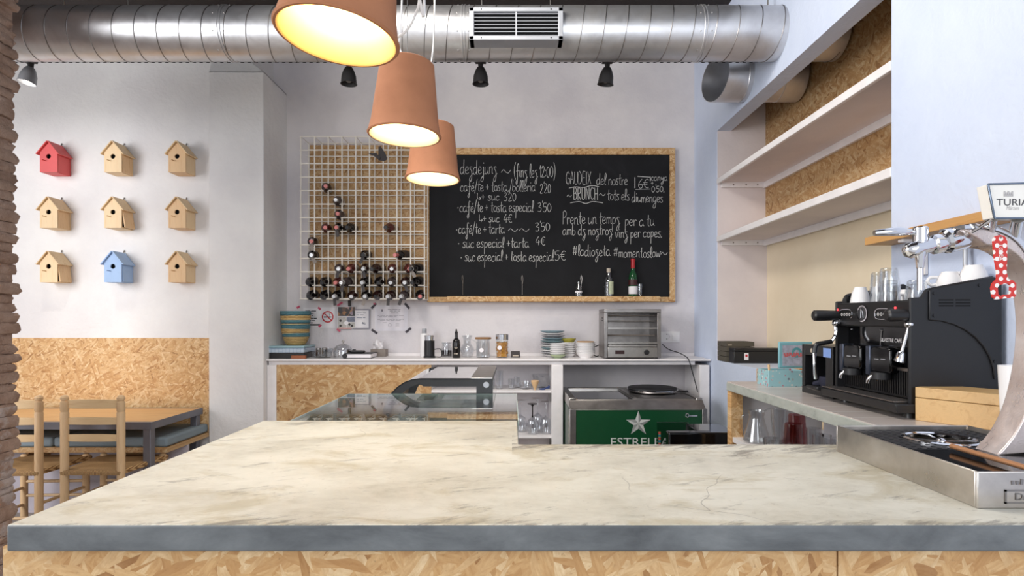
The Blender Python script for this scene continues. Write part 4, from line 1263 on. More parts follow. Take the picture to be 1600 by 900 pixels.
# ------------------------------------------------------------------ papers on the wall
def wallbox(px0, py0, px1, py1, y0, y1):
    a, b = P(px0,py0,y0), P(px1,py1,y0)
    return MB().box((a.x,y0,a.z),(b.x,y1,b.z))
def tape(parent, px, py, ang, L, w, mat, y):
    c = P(px,py,y)
    MB(Matrix.Translation(c) @ Matrix.Rotation(R(ang),4,'Y')).box((-L/2,-.0006,-w/2),(L/2,0,w/2)).build('tape', mat, parent)
def textlines(mb, px0, px1, py, y, seed, w=.004):
    r_ = random.Random(seed); a = px0
    while a < px1-2:
        b = min(px1, a+r_.uniform(3,9))
        p, q = P(a,py,y), P(b,py,y)
        mb.box((p.x,y-.0004,p.z-w/2),(q.x,y,p.z+w/2)); a = b+1.2
YW = YB-.0025
M_tapek = plain('dark_tape', srgb(64,58,66), .6); M_tapep = plain('pink_tape', srgb(206,84,112), .6)
# text notice
root = thing('notice_sheet', 'white notice with lines of black text beside the basket stack', 'notice', P(482,496,YB))
wallbox(474,481,501,510,YW,YB-.0005).build('sheet', M_paper, root)
m = MB()
for i, py in enumerate((486,489.5,493,497.5,501,504.5)): textlines(m, 477, 495-(i%3)*3, py, YW-.0002, i, .008)
m.build('printed_text', M_ink, root)
a, b = P(478,506.2,YW), P(500,508.8,YW)
MB().box((a.x,YW-.0012,a.z),(b.x,YW-.0004,b.z)).build('dark_bar', M_tapek, root)
for px, py, an in ((466,480,-30),(499,482,40),(500,509,-40)): tape(root, px, py, an, .03, .018, M_tapep, YW-.001)
# no smoking sign
root = thing('no_smoking_sign', 'round red no smoking sign with a struck-out cigarette on the wall', 'sign', P(512,495,YB))
wallbox(501,480,524,512,YW,YB-.0005).build('sheet', M_paper, root)
c = P(512,495,YW-.0006)
M_sred = plain('sign_red', srgb(198,40,50), .5)
def flat_ring(mb, c, r0, r1, n=40, y=0.0, sx=1.0):
    vs_, fs = [], []
    for i in range(n):
        a = 2*math.pi*i/n
        for r in (r0, r1): vs_.append((c.x+r*math.cos(a)*sx, c.y+y, c.z+r*math.sin(a)))
    for i in range(n):
        j = (i+1) % n; fs.append((2*i,2*i+1,2*j+1,2*j))
    return mb.add(vs_, fs)
m = flat_ring(MB(), c, .041, .052)
m.obox(c+Vector((0,-.0008,0)), (.09,.0006,.009), (0,R(45),0)); m.build('prohibition_ring', M_sred, root, smooth=False)
m = MB().obox(c+Vector((-.004,-.0002,-.002)), (.062,.0006,.010)); m.box((c.x+.030,c.y-.0004,c.z-.007),(c.x+.034,c.y,c.z+.003))
m.tube([c+Vector((.022,0,.008)),c+Vector((.014,0,.016)),c+Vector((.02,0,.022)),c+Vector((.012,0,.03))], .0016, 5, sub=4)
m.build('cigarette', M_ink, root)
# photo collage poster
root = thing('photo_poster', 'poster with a dark people photo above small pale product pictures', 'poster', P(541,497,YB-.01))
yp = YB-.018
wallbox(527,479,555,513,yp,yp+.0015).build('sheet', M_paper, root)
M_photo = NT('dim_party_photo')
vv = M_photo.n('ShaderNodeTexVoronoi'); vv.inputs['Scale'].default_value = 34; M_photo.l(M_photo.coords(), vv.inputs[0])
ss = M_photo.n('ShaderNodeSeparateColor'); M_photo.l(vv.outputs['Color'], ss.inputs[0])
M_photo.set(M_photo.ramp(ss.outputs[0], [(.3, srgb(34,28,28)), (.5, srgb(90,62,44)), (.75, srgb(176,120,60)), (.95, srgb(150,130,140))]), .35); M_photo = M_photo.m
wallbox(528,479.5,554.5,494,yp-.0008,yp-.0002).build('party_photo', M_photo, root)
M_pp1 = plain('pale_grey_print', srgb(190,186,180), .5, var=.2, scale=70); M_pp2 = plain('blue_grey_print', srgb(120,124,140), .5, var=.3, scale=80)
wallbox(528,495,541,512,yp-.0008,yp-.0002).build('print', M_pp1, root)
wallbox(541.5,495,554.5,503,yp-.0008,yp-.0002).build('print', M_pp2, root)
wallbox(541.5,503.5,554.5,512,yp-.0008,yp-.0002).build('print', M_pp1, root)
c = P(541,504.5,yp-.0012); MB().cyl(c, c+Vector((0,.0004,0)), .018, n=24).build('round_sticker', M_paper, root)
m = MB()
for px, py in ((532,501),(532,509),(550,509),(546,507)): c = P(px,py,yp-.0012); m.cyl(c, c+Vector((0,.0003,0)), .011, n=9)
m.build('small_motifs', M_tagk, root)
wallbox(527,512,549,514,yp-.0009,yp-.0002).build('pink_strip', plain('salmon_strip', srgb(222,164,156), .6), root)
tape(root, 531,475, -35, .055, .018, M_tapep, yp-.001); tape(root, 546,474, 88, .055, .026, M_tagk, yp-.001); tape(root, 529,516, 30, .035, .016, M_tapep, yp-.001)
# framed certificate
root = thing('framed_certificate', 'small grey framed certificate half behind the photo poster', 'frame', P(566,498,YB))
wallbox(551,483,578,514,YB-.014,YB-.0005).build('frame', plain('grey_frame', srgb(150,146,156), .5), root, bevel=.002)
wallbox(553,485,576,512,YB-.0155,YB-.0141).build('certificate', M_paper, root)
m = MB()
for i, py in enumerate((489,492,496.5,498.5)): textlines(m, 557, 572-(i%2)*4, py, YB-.0158, 20+i, .005)
cc = P(568,505,YB-.0158)
for a in range(5): m.obox(cc+Vector((random.uniform(-.01,.01),0,random.uniform(-.008,.008))), (.018,.0005,.005), (0,R(36*a),0))
m.build('printed_text', M_pp2, root)
# document taped with dark tape
root = thing('taped_document', 'faint printed licence sheet held by four dark tape strips', 'document', P(610,497,YB))
wallbox(586,477,637,517,YB-.0016,YB-.0005).build('plastic_sleeve', plain('milky_sleeve', srgb(224,220,226), .3), root)
wallbox(590,481,632,513,YB-.0026,YB-.0017).build('sheet', plain('grey_white_paper', srgb(226,221,226), .7), root)
m = MB()
for i, (a, b, py) in enumerate(((606,628,483.5),(609,626,486),(611,624,489),(590,632,493),(592,620,495),(590,631,499),(594,628,501))): textlines(m, a, b, py, YB-.0028, 40+i, .004)
flat_ring(m, P(609,508,YB-.0029), .013, .015, 20)
for a in ((598,504),(618,506),(618,509)): textlines(m, a[0], a[0]+6, a[1], YB-.0028, a[0], .0025)
p = P(597,485,YB-.0028); m.obox(p, (.012,.0004,.02))
m.build('printed_text', plain('grey_print', srgb(130,124,132), .7), root)
for px, py, an in ((584,478,-48),(636,478,50),(585,518,35),(638,516,-40)): tape(root, px, py, an, .062, .02, M_tapek, YB-.003)
tape(root, 585,474.5, 20, .02, .012, M_tapep, YB-.0034)
# socket
root = thing('wall_socket', 'white double wall socket and switch plate beside the toaster oven', 'wall socket', P(1046,526,YB))
wallbox(1031,518,1062,535,YB-.008,YB-.0005).build('plate', M_white_c, root, bevel=.002)
c = P(1042,526,YB-.009)
MB(Matrix.Translation(c) @ Matrix.Rotation(R(90),4,'X')).lathe([(.028,-.001),(.03,.002),(.026,.002),(.024,-.006),(0,-.006)], n=28).build('socket_face', M_paper, root)
m = MB()
for dx in (-.009,.009): m.cyl(c+Vector((dx,.004,0)), c+Vector((dx,.0063,0)), .003, n=8)
for dz in (-.021,.021): m.box((c.x-.004,c.y-.002,c.z+dz-.003),(c.x+.004,c.y+.001,c.z+dz+.003))
m.build('socket_holes', M_dark, root)
a, b = P(1050,520.5,YB-.0115), P(1060,532.5,YB-.0115)
MB().box((a.x,YB-.0115,a.z),(b.x,YB-.008,b.z)).build('rocker_switch', M_white_c, root, bevel=.002)
# ------------------------------------------------------------------ things on the long white shelf
YI = 4.90
k_ = YI/F
def IX(px): return X(px, YI)
M_jute = NT('tan_straw')
v = M_jute.coords()
w1 = M_jute.n('ShaderNodeTexWave', bands_direction='Z'); w1.inputs['Scale'].default_value = 26; w1.inputs['Distortion'].default_value = 3; w1.inputs['Detail'].default_value = 2; M_jute.l(v, w1.inputs[0])
M_jute.set(M_jute.ramp(w1.outputs[1], [(.1, srgb(150,116,66)), (.6, srgb(198,164,104)), (1, srgb(216,186,130))]), .8); M_jute.bump(w1.outputs[1], .5, .005); M_jute = M_jute.m
M_teal = NT('teal_straw')
v = M_teal.coords()
w1 = M_teal.n('ShaderNodeTexWave', bands_direction='Z'); w1.inputs['Scale'].default_value = 30; w1.inputs['Distortion'].default_value = 3; M_teal.l(v, w1.inputs[0])
M_teal.set(M_teal.ramp(w1.outputs[1], [(.1, srgb(52,92,102)), (.6, srgb(84,128,138)), (1, srgb(108,150,158))]), .8); M_teal.bump(w1.outputs[1], .5, .005); M_teal = M_teal.m

# boxes at the end of the shelf
x0, x1 = IX(430), IX(486)
o = MB().box((x0,4.74,SH),(x1,5.02,SH+.046)).build('black_tray', M_black, origin=((x0+x1)/2,4.88,SH), bevel=.004)
tag(o, 'black flat tray box at the bottom of the pile under the straw baskets', 'box')
root = thing('storage_tin', 'pale blue lidded tin box lying on the black tray under the baskets', 'box', ((x0+x1)/2,4.88,SH+.046))
M_pale = NT('pale_blue_check')
br = M_pale.n('ShaderNodeTexBrick'); br.offset = 0; br.inputs['Scale'].default_value = 1; br.inputs['Brick Width'].default_value = .03; br.inputs['Row Height'].default_value = .012; br.inputs['Mortar Size'].default_value = .0015
br.inputs['Color1'].default_value = srgb(186,200,214); br.inputs['Color2'].default_value = srgb(200,212,222); br.inputs['Mortar'].default_value = srgb(140,164,190)
M_pale.l(M_pale.coords(plane='xz'), br.inputs[0]); M_pale.set(br.outputs[0], .4); M_pale = M_pale.m
MB().box((x0+.004,4.745,SH+.046),(x1-.004,5.015,SH+.085)).build('tin_body', M_pale, root, bevel=.006)
MB().box((x0,4.74,SH+.085),(x1,5.02,SH+.104)).build('tin_lid', plain('pale_teal_tin', srgb(150,182,190), .35), root, bevel=.007, seg=3)
o = MB().box((IX(468),4.71,SH),(IX(490),4.738,SH+.026)).build('wood_block', plain('red_brown_wood', srgb(150,86,52), .5), origin=(IX(479),4.72,SH), bevel=.003)
tag(o, 'small red-brown wooden block lying in front of the black tray', 'block')
# nested baskets
zb = SH+.104
bx = IX(462)
seq = [('tan','bottom straw basket of the nested stack, tan with teal rim',M_jute,M_teal), ('tan2','second straw basket from the bottom, all tan, nested in the stack',M_jute,M_jute),
       ('teal','third straw basket from the bottom, teal with tan band',M_teal,M_teal), ('teal2','fourth straw basket from the bottom, tan with a teal rim in the stack',M_jute,M_teal),
       ('tan3','fifth straw basket from the bottom, plain tan, in the stack',M_jute,M_jute), ('top','topmost straw basket of the stack, teal rimmed',M_teal,M_teal)]
for i, (_, lab, mb_, mr_) in enumerate(seq):
    z0 = zb+i*.037; H_ = .098; rt = .108+i*.003; rb = .076+i*.003
    root = thing('straw_basket', lab, 'basket', (bx+random.uniform(-.004,.004),4.9,z0), 'nested straw baskets')
    c = root.location
    prof = [(0,0),(rb*.9,0),(rb,.008)]
    for j in range(1,6):
        t = j/6; prof.append((rb+(rt-rb)*t**.7+.002*(j%2), .008+(H_-.03)*t))
    prof += [(rt-.004,H_-.026),(rt-.012,H_-.026),(rb-.012,.012),(0,.012)]
    MB().lathe(prof, c, 36).build('woven_body', mb_, root)
    m = MB()
    for q in range(3): 
        zz_ = H_-.026+q*.0105
        m.lathe([(rt-.010,zz_),(rt,zz_),(rt+.003,zz_+.005),(rt,zz_+.0105),(rt-.010,zz_+.0105)], c, 36)
    m.build('woven_rim', mr_, root)

def lathe_thing(name, lab, cat, px, prof, mat, part, Y=YI, z=SH, n=32, group=None):
    root = thing(name, lab, cat, (X(px,Y),Y,z), group)
    MB().lathe(prof, root.location, n).build(part, mat, root)
    return root
# covered glass dishes
def jar_prof(r, h, t=.003, neck=None):
    return [(0,0),(r-.003,0),(r,.004),(r,h),(r-t,h),(r-t,.006),(0,.006)]
r1 = lathe_thing('glass_bowl', 'wide low glass bowl with small jars inside, beside the wood block', 'bowl', 504, [(0,0),(.075,0),(.085,.01),(.092,.075),(.089,.075),(.081,.012),(0,.008)], M_glassw, 'bowl_glass', 4.87)
for i, (dx, dy, g_) in enumerate(((-.03,-.01,'nearest the tin box'),(.025,-.02,'nearest the glass cloche'),(.005,.035,'at the back'))):
    rt_ = thing('spice_jar', 'tiny lidded jar inside the wide glass bowl, %s' % g_, 'jar', (X(504,4.87)+dx,4.87+dy,SH+.008), 'spice jars in the glass bowl')
    MB().lathe([(0,0),(.021,0),(.022,.003),(.022,.055),(.018,.062)], rt_.location, 18).build('jar_glass', M_darkglass, rt_)
    MB().lathe([(0,.072),(.021,.072),(.022,.070),(.022,.058),(.018,.058)], rt_.location, 18).build('jar_lid', M_steel2, rt_)
root = lathe_thing('glass_cloche', 'clear glass dome cloche with a knob on the white shelf', 'cloche', 536, [(.078,0),(.079,.05),(.073,.08),(.055,.103),(.03,.115),(0,.118),(0,.115),(.029,.112),(.053,.1),(.07,.078),(.076,.05),(.075,0)], M_glassw, 'dome', 4.86)
c = root.location
MB().lathe([(.006,.118),(.007,.13),(.012,.136),(.008,.144),(0,.145)], c, 16).build('knob', M_steel, root)
o = tumbler('dark_tumbler', 'smoked glass tumbler between the cloche and the ring binder', X(549,4.95), 4.95, SH, .036, .04, .062, M_darkglass, None)
root = thing('ring_binder', 'black ring binder with white pages lying on the white shelf', 'binder', (IX(567),4.85,SH))
bx0, bx1 = IX(547), IX(587)
m = MB().box((bx0,4.74,SH),(bx1,4.97,SH+.005)); m.box((bx0,4.74,SH+.036),(bx1,4.97,SH+.041))
m.cyl((bx0,4.74,SH+.0205),(bx0,4.97,SH+.0205),.0205,n=16); m.build('cover', M_black, root, bevel=.001)
MB().box((bx0+.012,4.745,SH+.005),(bx1-.004,4.965,SH+.036)).build('pages', M_paper, root)
o = MB().box((IX(552),4.80,SH+.041),(IX(573),4.86,SH+.062)).build('black_case', M_black, origin=(IX(562),4.83,SH+.041), bevel=.008, seg=3)
tag(o, 'small black case lying on the ring binder', 'case')
root = thing('tissue_box', 'grey tissue box with a crumpled white tissue behind the ring binder', 'tissue box', (IX(588),5.0,SH))
MB().box((IX(575),4.985,SH),(IX(599),5.09,SH+.062)).build('box_body', M_tagg, root, bevel=.003)
m = MB(); rr = random.Random(5); vs_, fs = [], []
N_ = 9
for i in range(N_+1):
    for j in range(7):
        t, u = i/N_, j/6
        vs_.append((IX(577)+.085*t+rr.uniform(-.006,.006), 5.03+.02*math.sin(7*t+3*u), SH+.06+(.10-.045*abs(math.sin(5*t+.6)))*u+rr.uniform(-.004,.004)))
for i in range(N_):
    for j in range(6): fs.append((i*7+j,(i+1)*7+j,(i+1)*7+j+1,i*7+j+1))
m.add(vs_, fs); ob_ = m.build('tissue', M_paper, root)
so = ob_.modifiers.new('solid','SOLIDIFY'); so.thickness = .0015

# canister, grinder, jars
root = lathe_thing('white_flask', 'tall white flask with grey cap behind the black frother', 'flask', 663, [(0,0),(.034,0),(.036,.004),(.036,.19),(.03,.2),(.018,.203),(0,.203)], M_white_c, 'flask_body', 4.98)
MB().lathe([(.019,.203),(.02,.205),(.02,.24),(.018,.242),(0,.242)], root.location, 20).build('cap', M_alu, root)
root = lathe_thing('milk_frother', 'black cylindrical milk frother with chrome collar on the white shelf', 'milk frother', 671, [(0,0),(.05,0),(.05,.012),(.043,.016),(.043,.145),(0,.145)], M_black, 'body', 4.84)
MB().lathe([(.043,.145),(.0405,.147),(.0405,.172),(.043,.174),(.043,.186),(.041,.188),(0,.186)], root.location, 32).build('collar', M_chrome, root)
m = MB(); c = root.location
m.tube([(c.x+.042,c.y,SH+.07),(c.x+.075,c.y,SH+.074),(c.x+.098,c.y,SH+.066),(c.x+.1,c.y,SH+.01),(c.x+.045,c.y,SH+.008)], .0045, 8, sub=5)
m.build('handle', M_black, root)
root = lathe_thing('coffee_jar', 'squat glass jar half full of dark coffee beside the oil bottle', 'jar', 698, [(0,0),(.046,0),(.05,.006),(.05,.07),(.042,.09),(.042,.12),(.039,.12),(.039,.09),(.047,.07),(.047,.008),(0,.006)], M_glassw, 'jar_glass', 4.95)
MB().lathe([(0,.007),(.0465,.009),(.0465,.055),(0,.056)], root.location, 24).build('coffee', plain('dark_coffee', srgb(46,30,34), .8), root)
MB().lathe([(.0425,.112),(.045,.113),(.045,.127),(.0,.128)], root.location, 24).build('jar_lid', M_glassw, root)
root = lathe_thing('oil_bottle', 'black glass oil bottle with pourer and pale printed marks', 'bottle', 713, [(0,0),(.031,0),(.0335,.004),(.0335,.125),(.028,.148),(.014,.165),(.0125,.2),(.0135,.201),(.0135,.215),(.008,.222),(.006,.24),(0,.242)], M_bk, 'bottle_glass', 4.82)
c = root.location; m = MB()
for zz_, w_ in ((.085,.03),(.078,.018),(.04,.012),(.04,.012)): m.box((c.x-w_/2,c.y-.0345,c.z+zz_),(c.x+w_/2,c.y-.0338,c.z+zz_+.003))
for dx in (-.009,.009): m.cyl((c.x+dx,c.y-.0345,c.z+.036),(c.x+dx,c.y-.0338,c.z+.036),.006,n=12)
m.build('printed_marks', M_lab, root)
root = lathe_thing('glass_carafe', 'faceted clear glass carafe beside the black oil bottle', 'carafe', 730, [(0,0),(.04,0),(.046,.006),(.064,.06),(.058,.085),(.034,.115),(.034,.15),(.05,.185),(.047,.185),(.031,.15),(.031,.115),(.055,.085),(.061,.06),(.043,.01),(0,.008)], M_glassw, 'carafe_glass', 4.92, n=12)
c = root.location
MB().tube([(c.x+.036,c.y,c.z+.15),(c.x+.07,c.y,c.z+.13),(c.x+.09,c.y,c.z+.085),(c.x+.06,c.y,c.z+.05)], .005, 8, sub=5).build('handle', M_glassw, root)
root = lathe_thing('storage_jar', 'empty ribbed glass jar with a cork lid and round white label', 'jar', 755, [(0,0),(.052,0),(.056,.005),(.056,.155),(.053,.155),(.053,.008),(0,.007)], M_glassw, 'jar_glass', 4.86)
c = root.location
m = MB()
for a in range(18):
    t = 2*math.pi*a/18; m.tube([(c.x+.0565*math.cos(t),c.y+.0565*math.sin(t),c.z+.008),(c.x+.0565*math.cos(t),c.y+.0565*math.sin(t),c.z+.13)], .0016, 4)
m.build('ribs', M_glassw, root)
MB().lathe([(0,.155),(.066,.155),(.069,.159),(.069,.167),(.064,.171),(0,.171)], c, 32).build('cork_lid', plain('cork', srgb(150,112,76), .8, var=.2, scale=60), root)
m = MB(); p = Vector((c.x-.012,c.y-.0575,c.z+.065)); m.cyl(p, p+Vector((0,.0012,0)), .018, n=20); m.build('round_label', M_paper, root)
m = MB(); m.tube([(p.x,p.y,p.z+.018),(p.x+.004,p.y+.001,p.z+.085)], .001, 4); m.build('label_string', M_cord, root)
root = lathe_thing('pasta_jar', 'glass jar of golden pasta with a chrome lid and round label', 'jar', 784.5, [(0,0),(.05,0),(.054,.005),(.054,.15),(.051,.15),(.051,.008),(0,.007)], M_glass, 'jar_glass', 4.86)
c = root.location
MB().lathe([(0,.15),(.056,.15),(.056,.195),(.053,.198),(0,.198)], c, 32).build('lid', M_chrome, root)
M_pasta = plain('golden_pasta', srgb(214,154,62), .5, var=.25, scale=50)
m = MB(); rr = random.Random(9)
for i in range(210):
    a = rr.uniform(0,6.283); r = .046*math.sqrt(rr.uniform(.35,1)); zz_ = rr.uniform(.012,.128)
    p = Vector((c.x+r*math.cos(a), c.y+r*math.sin(a), c.z+zz_)); d = Vector((rr.uniform(-1,1),rr.uniform(-1,1),rr.uniform(-1,1))).normalized()*.011
    m.tube([p-d, p+Vector((0,0,.003)), p+d], .0035, 5)
m.lathe([(0,.008),(.036,.009),(.036,.125),(0,.13)], c, 20)
tag(m.build('pasta', M_pasta, root), kind='stuff')
p = Vector((c.x-.02,c.y-.0555,c.z+.085)); MB().cyl(p, p+Vector((0,.0012,0)), .018, n=20).build('round_label', M_paper, root)
root = thing('small_box', 'small dark grey box at the end of the jars', 'box', (IX(806),4.88,SH))
MB().prism([(IX(798),SH),(IX(813),SH),(IX(813)-.004,SH+.052),(IX(798)+.002,SH+.052)], 'y', 4.85, 4.92).build('box_body', M_tagk, root, bevel=.003)
MB().box((IX(801),4.848,SH+.012),(IX(810),4.8495,SH+.02)).build('label_strip', M_lab, root)

# plates and bowls
M_pblue = plain('blue_grey_china', srgb(132,158,170), .25); M_pgrey = plain('grey_china', srgb(176,176,180), .25); M_pteal = plain('dusty_teal_china', srgb(118,146,152), .25)
M_polive = plain('olive_china', srgb(158,150,60), .25); M_pgreen = plain('pale_green_china', srgb(170,184,150), .25)
def dish(name, lab, cat, x, y, z, r, h, foot, mat, group):
    return tag(MB().lathe([(0,.004),(foot,.0),(foot,.003),(r*.82,h*.55),(r,h),(r,h+.0025),(r*.97,h+.003),(r*.8,h*.55+.004),(foot*.8,.007),(0,.007)], (x,y,z), 36).build(name, mat, origin=(x,y,z)), lab, cat, group)
ordn = ['lowest','second','third','fourth','fifth','sixth','seventh','eighth','ninth','tenth','topmost']
colsA = [(M_white_c,'white'),(M_pgrey,'grey'),(M_white_c,'white'),(M_pteal,'dusty teal'),(M_white_c,'white'),(M_pgrey,'grey'),(M_pteal,'dusty teal'),(M_pblue,'blue-grey'),(M_pgrey,'grey'),(M_white_c,'white'),(M_pblue,'blue-grey')]
z = SH
for i, (mt, cn) in enumerate(colsA):
    dish('plate', '%s plate, %s in the tall stack of plates on the shelf' % (cn, ordn[i] if i < 10 else 'topmost'), 'plate', IX(864)+random.uniform(-.006,.006), 4.965, z, .106, .020, .05, mt, 'plates in the tall stack')
    z += .0195 if i not in (6,7) else .023
z = SH
for i in range(7):
    dish('small_bowl', '%s small bowl, %s in the short stack in front of the tall plates' % ('pale green' if i == 0 else 'white', ordn[i] if i < 6 else 'topmost'), 'bowl', IX(870)+random.uniform(-.002,.002), 4.80, z, .068, .026, .034, M_pgreen if i == 0 else M_white_c, 'small bowls in the front stack')
    z += .0155
z = SH
for i in range(8):
    top = i == 7
    dish('deep_bowl', '%s bowl, %s in the stack between plates and wide bowls' % ('olive green' if top else 'white', ordn[i] if i < 7 else 'topmost'), 'bowl', IX(889)+random.uniform(-.002,.002), 4.93, z, .062, .040 if top else .024, .034, M_polive if top else M_white_c, 'bowls in the middle stack')
    z += .0165
z = SH
for i in range(8):
    dish('white_bowl', 'wide white bowl, %s in the stack beside the toaster oven' % (ordn[i] if i < 7 else 'topmost'), 'bowl', IX(914)+random.uniform(-.002,.002), 4.86, z, .082, .038, .05, M_white_c, 'wide white bowls')
    z += .0125
o = MB().lathe([(0,0),(.07,0),(.074,.004),(.07,.009),(0,.01)], (IX(914),4.86,z+.0285), 32).build('cork_coaster', plain('cork_mat', srgb(180,140,96), .8), origin=(IX(914),4.86,z+.0285))
tag(o, 'thin round cork mat on top of the wide white bowls', 'coaster')

# toaster oven
oy0, oy1 = 4.715, 5.0
ox0, ox1 = X(944,oy0), X(1033,oy0)
oz0, oz1 = SH+.008, SH+.008+.398
root = thing('toaster_oven', 'stainless steel two-shelf toaster oven on the white shelf', 'oven', ((ox0+ox1)/2,4.86,SH))
m = MB().box((ox0,oy0,oz1-.03),(ox1,oy1,oz1)); m.box((ox0,oy0+.002,oz0),(ox0+.03,oy1,oz1-.03)); m.box((ox1-.03,oy0+.002,oz0),(ox1,oy1,oz1-.03))
m.box((ox0+.03,oy1-.01,oz0),(ox1-.03,oy1,oz1-.03)); m.box((ox0+.03,oy0+.01,oz0),(ox1-.03,oy1,oz0+.012))
m.build('casing', M_steel2, root, bevel=.003)
MB().box((ox0+.03,oy0-.002,oz0+.004),(ox1-.03,oy0+.02,oz0+.085)).build('control_panel', M_steel, root, bevel=.002)
m = MB()
for zz_ in (.115, .235):
    m.box((ox0+.032,oy0+.004,oz0+zz_),(ox1-.032,oy0+.016,oz0+zz_+.012))
    for i in range(14): m.tube([(ox0+.04+i*.029,oy0+.012,oz0+zz_+.004),(ox0+.04+i*.029,oy1-.012,oz0+zz_+.004)], .002, 4)
m.build('grill_racks', M_steel, root)
MB().box((ox0+.034,oy0+.0,oz0+.09),(ox1-.034,oy0+.03,oz0+.105)).build('crumb_tray', M_steel, root, bevel=.002)
MB().box((ox0+.031,oy1-.016,oz0+.1),(ox1-.031,oy1-.011,oz1-.032)).build('back_plate', M_steel2, root)
m = MB()
for zz_ in (.18,.3,.345):
    for yy in (4.8,4.92): m.tube([(ox0+.031,yy,oz0+zz_),(ox1-.031,yy,oz0+zz_)], .004, 8)
m.build('heating_bars', M_tagg, root)
MB().box((ox0+.09,oy0-.004,oz0+.03),(ox0+.165,oy0-.0021,oz0+.06)).build('switch_panel', plain('dark_red_switch', srgb(46,18,18), .3), root)
kx = ox1-.12
kn = MB().cyl((kx,oy0-.022,oz0+.045),(kx,oy0-.002,oz0+.045),.02,.022,n=24); kn.box((kx-.003,oy0-.026,oz0+.028),(kx+.003,oy0-.02,oz0+.062)); kn.build('timer_knob', M_black, root, bevel=.001)
m = MB()
for i in range(2):
    for j in range(2): m.box((ox0-.001,oy0+.06+i*.06,oz0+.30+j*.02),(ox0+.001,oy0+.085+i*.06,oz0+.31+j*.02))
m.build('side_vents', M_dark, root)
for xx in (ox0+.03,ox1-.03):
    for yy in (oy0+.03,oy1-.03): MB().cyl((xx,yy,SH),(xx,yy,oz0),.012,n=12).build('foot', M_black, root)
cab = MB().tube([(ox0+.02,oy1,oz0+.1),(ox0-.03,oy1+.02,oz0+.075),(ox0-.045,oy1+.02,oz0+.08),(ox0-.06,oy1,oz0+.02),(ox0-.03,4.96,SH+.005),(ox0,5.03,SH+.005)], .004, 7, sub=6).build('oven_cord', M_black, root)
# a black cable that hangs from the shelf to the freezer
pts = [P(1035,538,5.02), P(1045,546,5.04), P(1060,551,4.95), P(1070,556,4.75), P(1076,562,4.655), P(1081,578,4.645), P(1086,596,4.65), P(1090,612,4.68)]
o = MB().tube(pts, .0042, 8, sub=6).build('power_cable', M_black, origin=pts[3])
tag(o, 'black power cable hanging from the toaster oven over the shelf edge to the freezer', 'cable')

# glassware on the inner shelves
gy = 4.8
tumbler('tall_glass', 'tall clear glass on the inner shelf nearest the curved showcase', X(780,gy), gy, z1, .030, .036, .15, M_glassw, 'glasses on the inner shelf')
tumbler('small_glass', 'small clear glass between the tall glass and the tealight bowls', X(799,gy), gy, z1, .024, .028, .085, M_glassw, 'glasses on the inner shelf')
tumbler('small_glass', 'small clear glass behind the handled glass bowl on the inner shelf', X(808,4.9), 4.9, z1, .024, .028, .09, M_glassw, 'glasses on the inner shelf')
tumbler('glass_dish', 'round clear glass dish on the inner shelf beside the wooden cone', X(821,gy), gy, z1, .045, .056, .062, M_glassw, None, 'dish')
tumbler('glass_bowl', 'large conical clear glass bowl on the inner shelf beside the post', X(848,4.9), 4.9, z1, .05, .10, .11, M_glassw, None, 'bowl')
x = X(836,4.72)
o = MB().lathe([(0,0),(.006,.002),(.030,.06),(.033,.075),(.028,.08),(0,.08)], (x,4.72,z1), 20).build('wooden_cone', M_pine2, origin=(x,4.72,z1))
tag(o, 'small pale wooden cone standing on its tip on the inner shelf', 'cone')
x = X(851,4.73)
root = thing('blue_clip', 'small dark blue clip lying on the inner shelf beside the post', 'clip', (x,4.73,z1))
M_navy = plain('dark_blue_plastic', srgb(40,60,110), .4)
m = MB().obox((x,4.73,z1+.012), (.085,.012,.012), (0,R(-8),0)); m.obox((x+.02,4.73,z1+.022), (.05,.012,.01), (0,R(-28),0)); m.obox((x-.015,4.73,z1+.006),(.04,.02,.011)); m.build('clip_body', M_navy, root, bevel=.003)
def wineglass(lab, px, Y, mat_stem, s=1.0):
    x = X(px,Y); root = thing('wine_glass', lab, 'wine glass', (x,Y,z2), 'upturned wine glasses')
    b = Matrix.Translation((x,Y,z2)) @ Matrix.Scale(s,4)
    MB().lathe([(.033,0),(.042,.03),(.046,.065),(.036,.10),(.006,.122),(0,.122),(.005,.119),(.034,.098),(.044,.065),(.040,.03),(.031,0)], n=28, M=b).build('bowl', M_glassw, root)
    MB().lathe([(0,.121),(.0065,.122),(.0045,.14),(.0045,.20),(.012,.212),(.036,.22),(.036,.223),(0,.223)], n=24, M=b).build('stem_and_foot', mat_stem, root)
wineglass('upturned wine glass with a black stem and foot on the lower inner shelf', 832, 4.78, M_bk, 1.13)
wineglass('upturned clear wine glass nearest the white divider post', 853, 4.8, M_glassw, 1.2)
wineglass('upturned clear wine glass half behind the black stemmed one', 840, 4.92, M_glassw, 1.25)
wineglass('upturned clear wine glass nearest the glass display counter', 813, 4.88, M_glassw, 1.2)

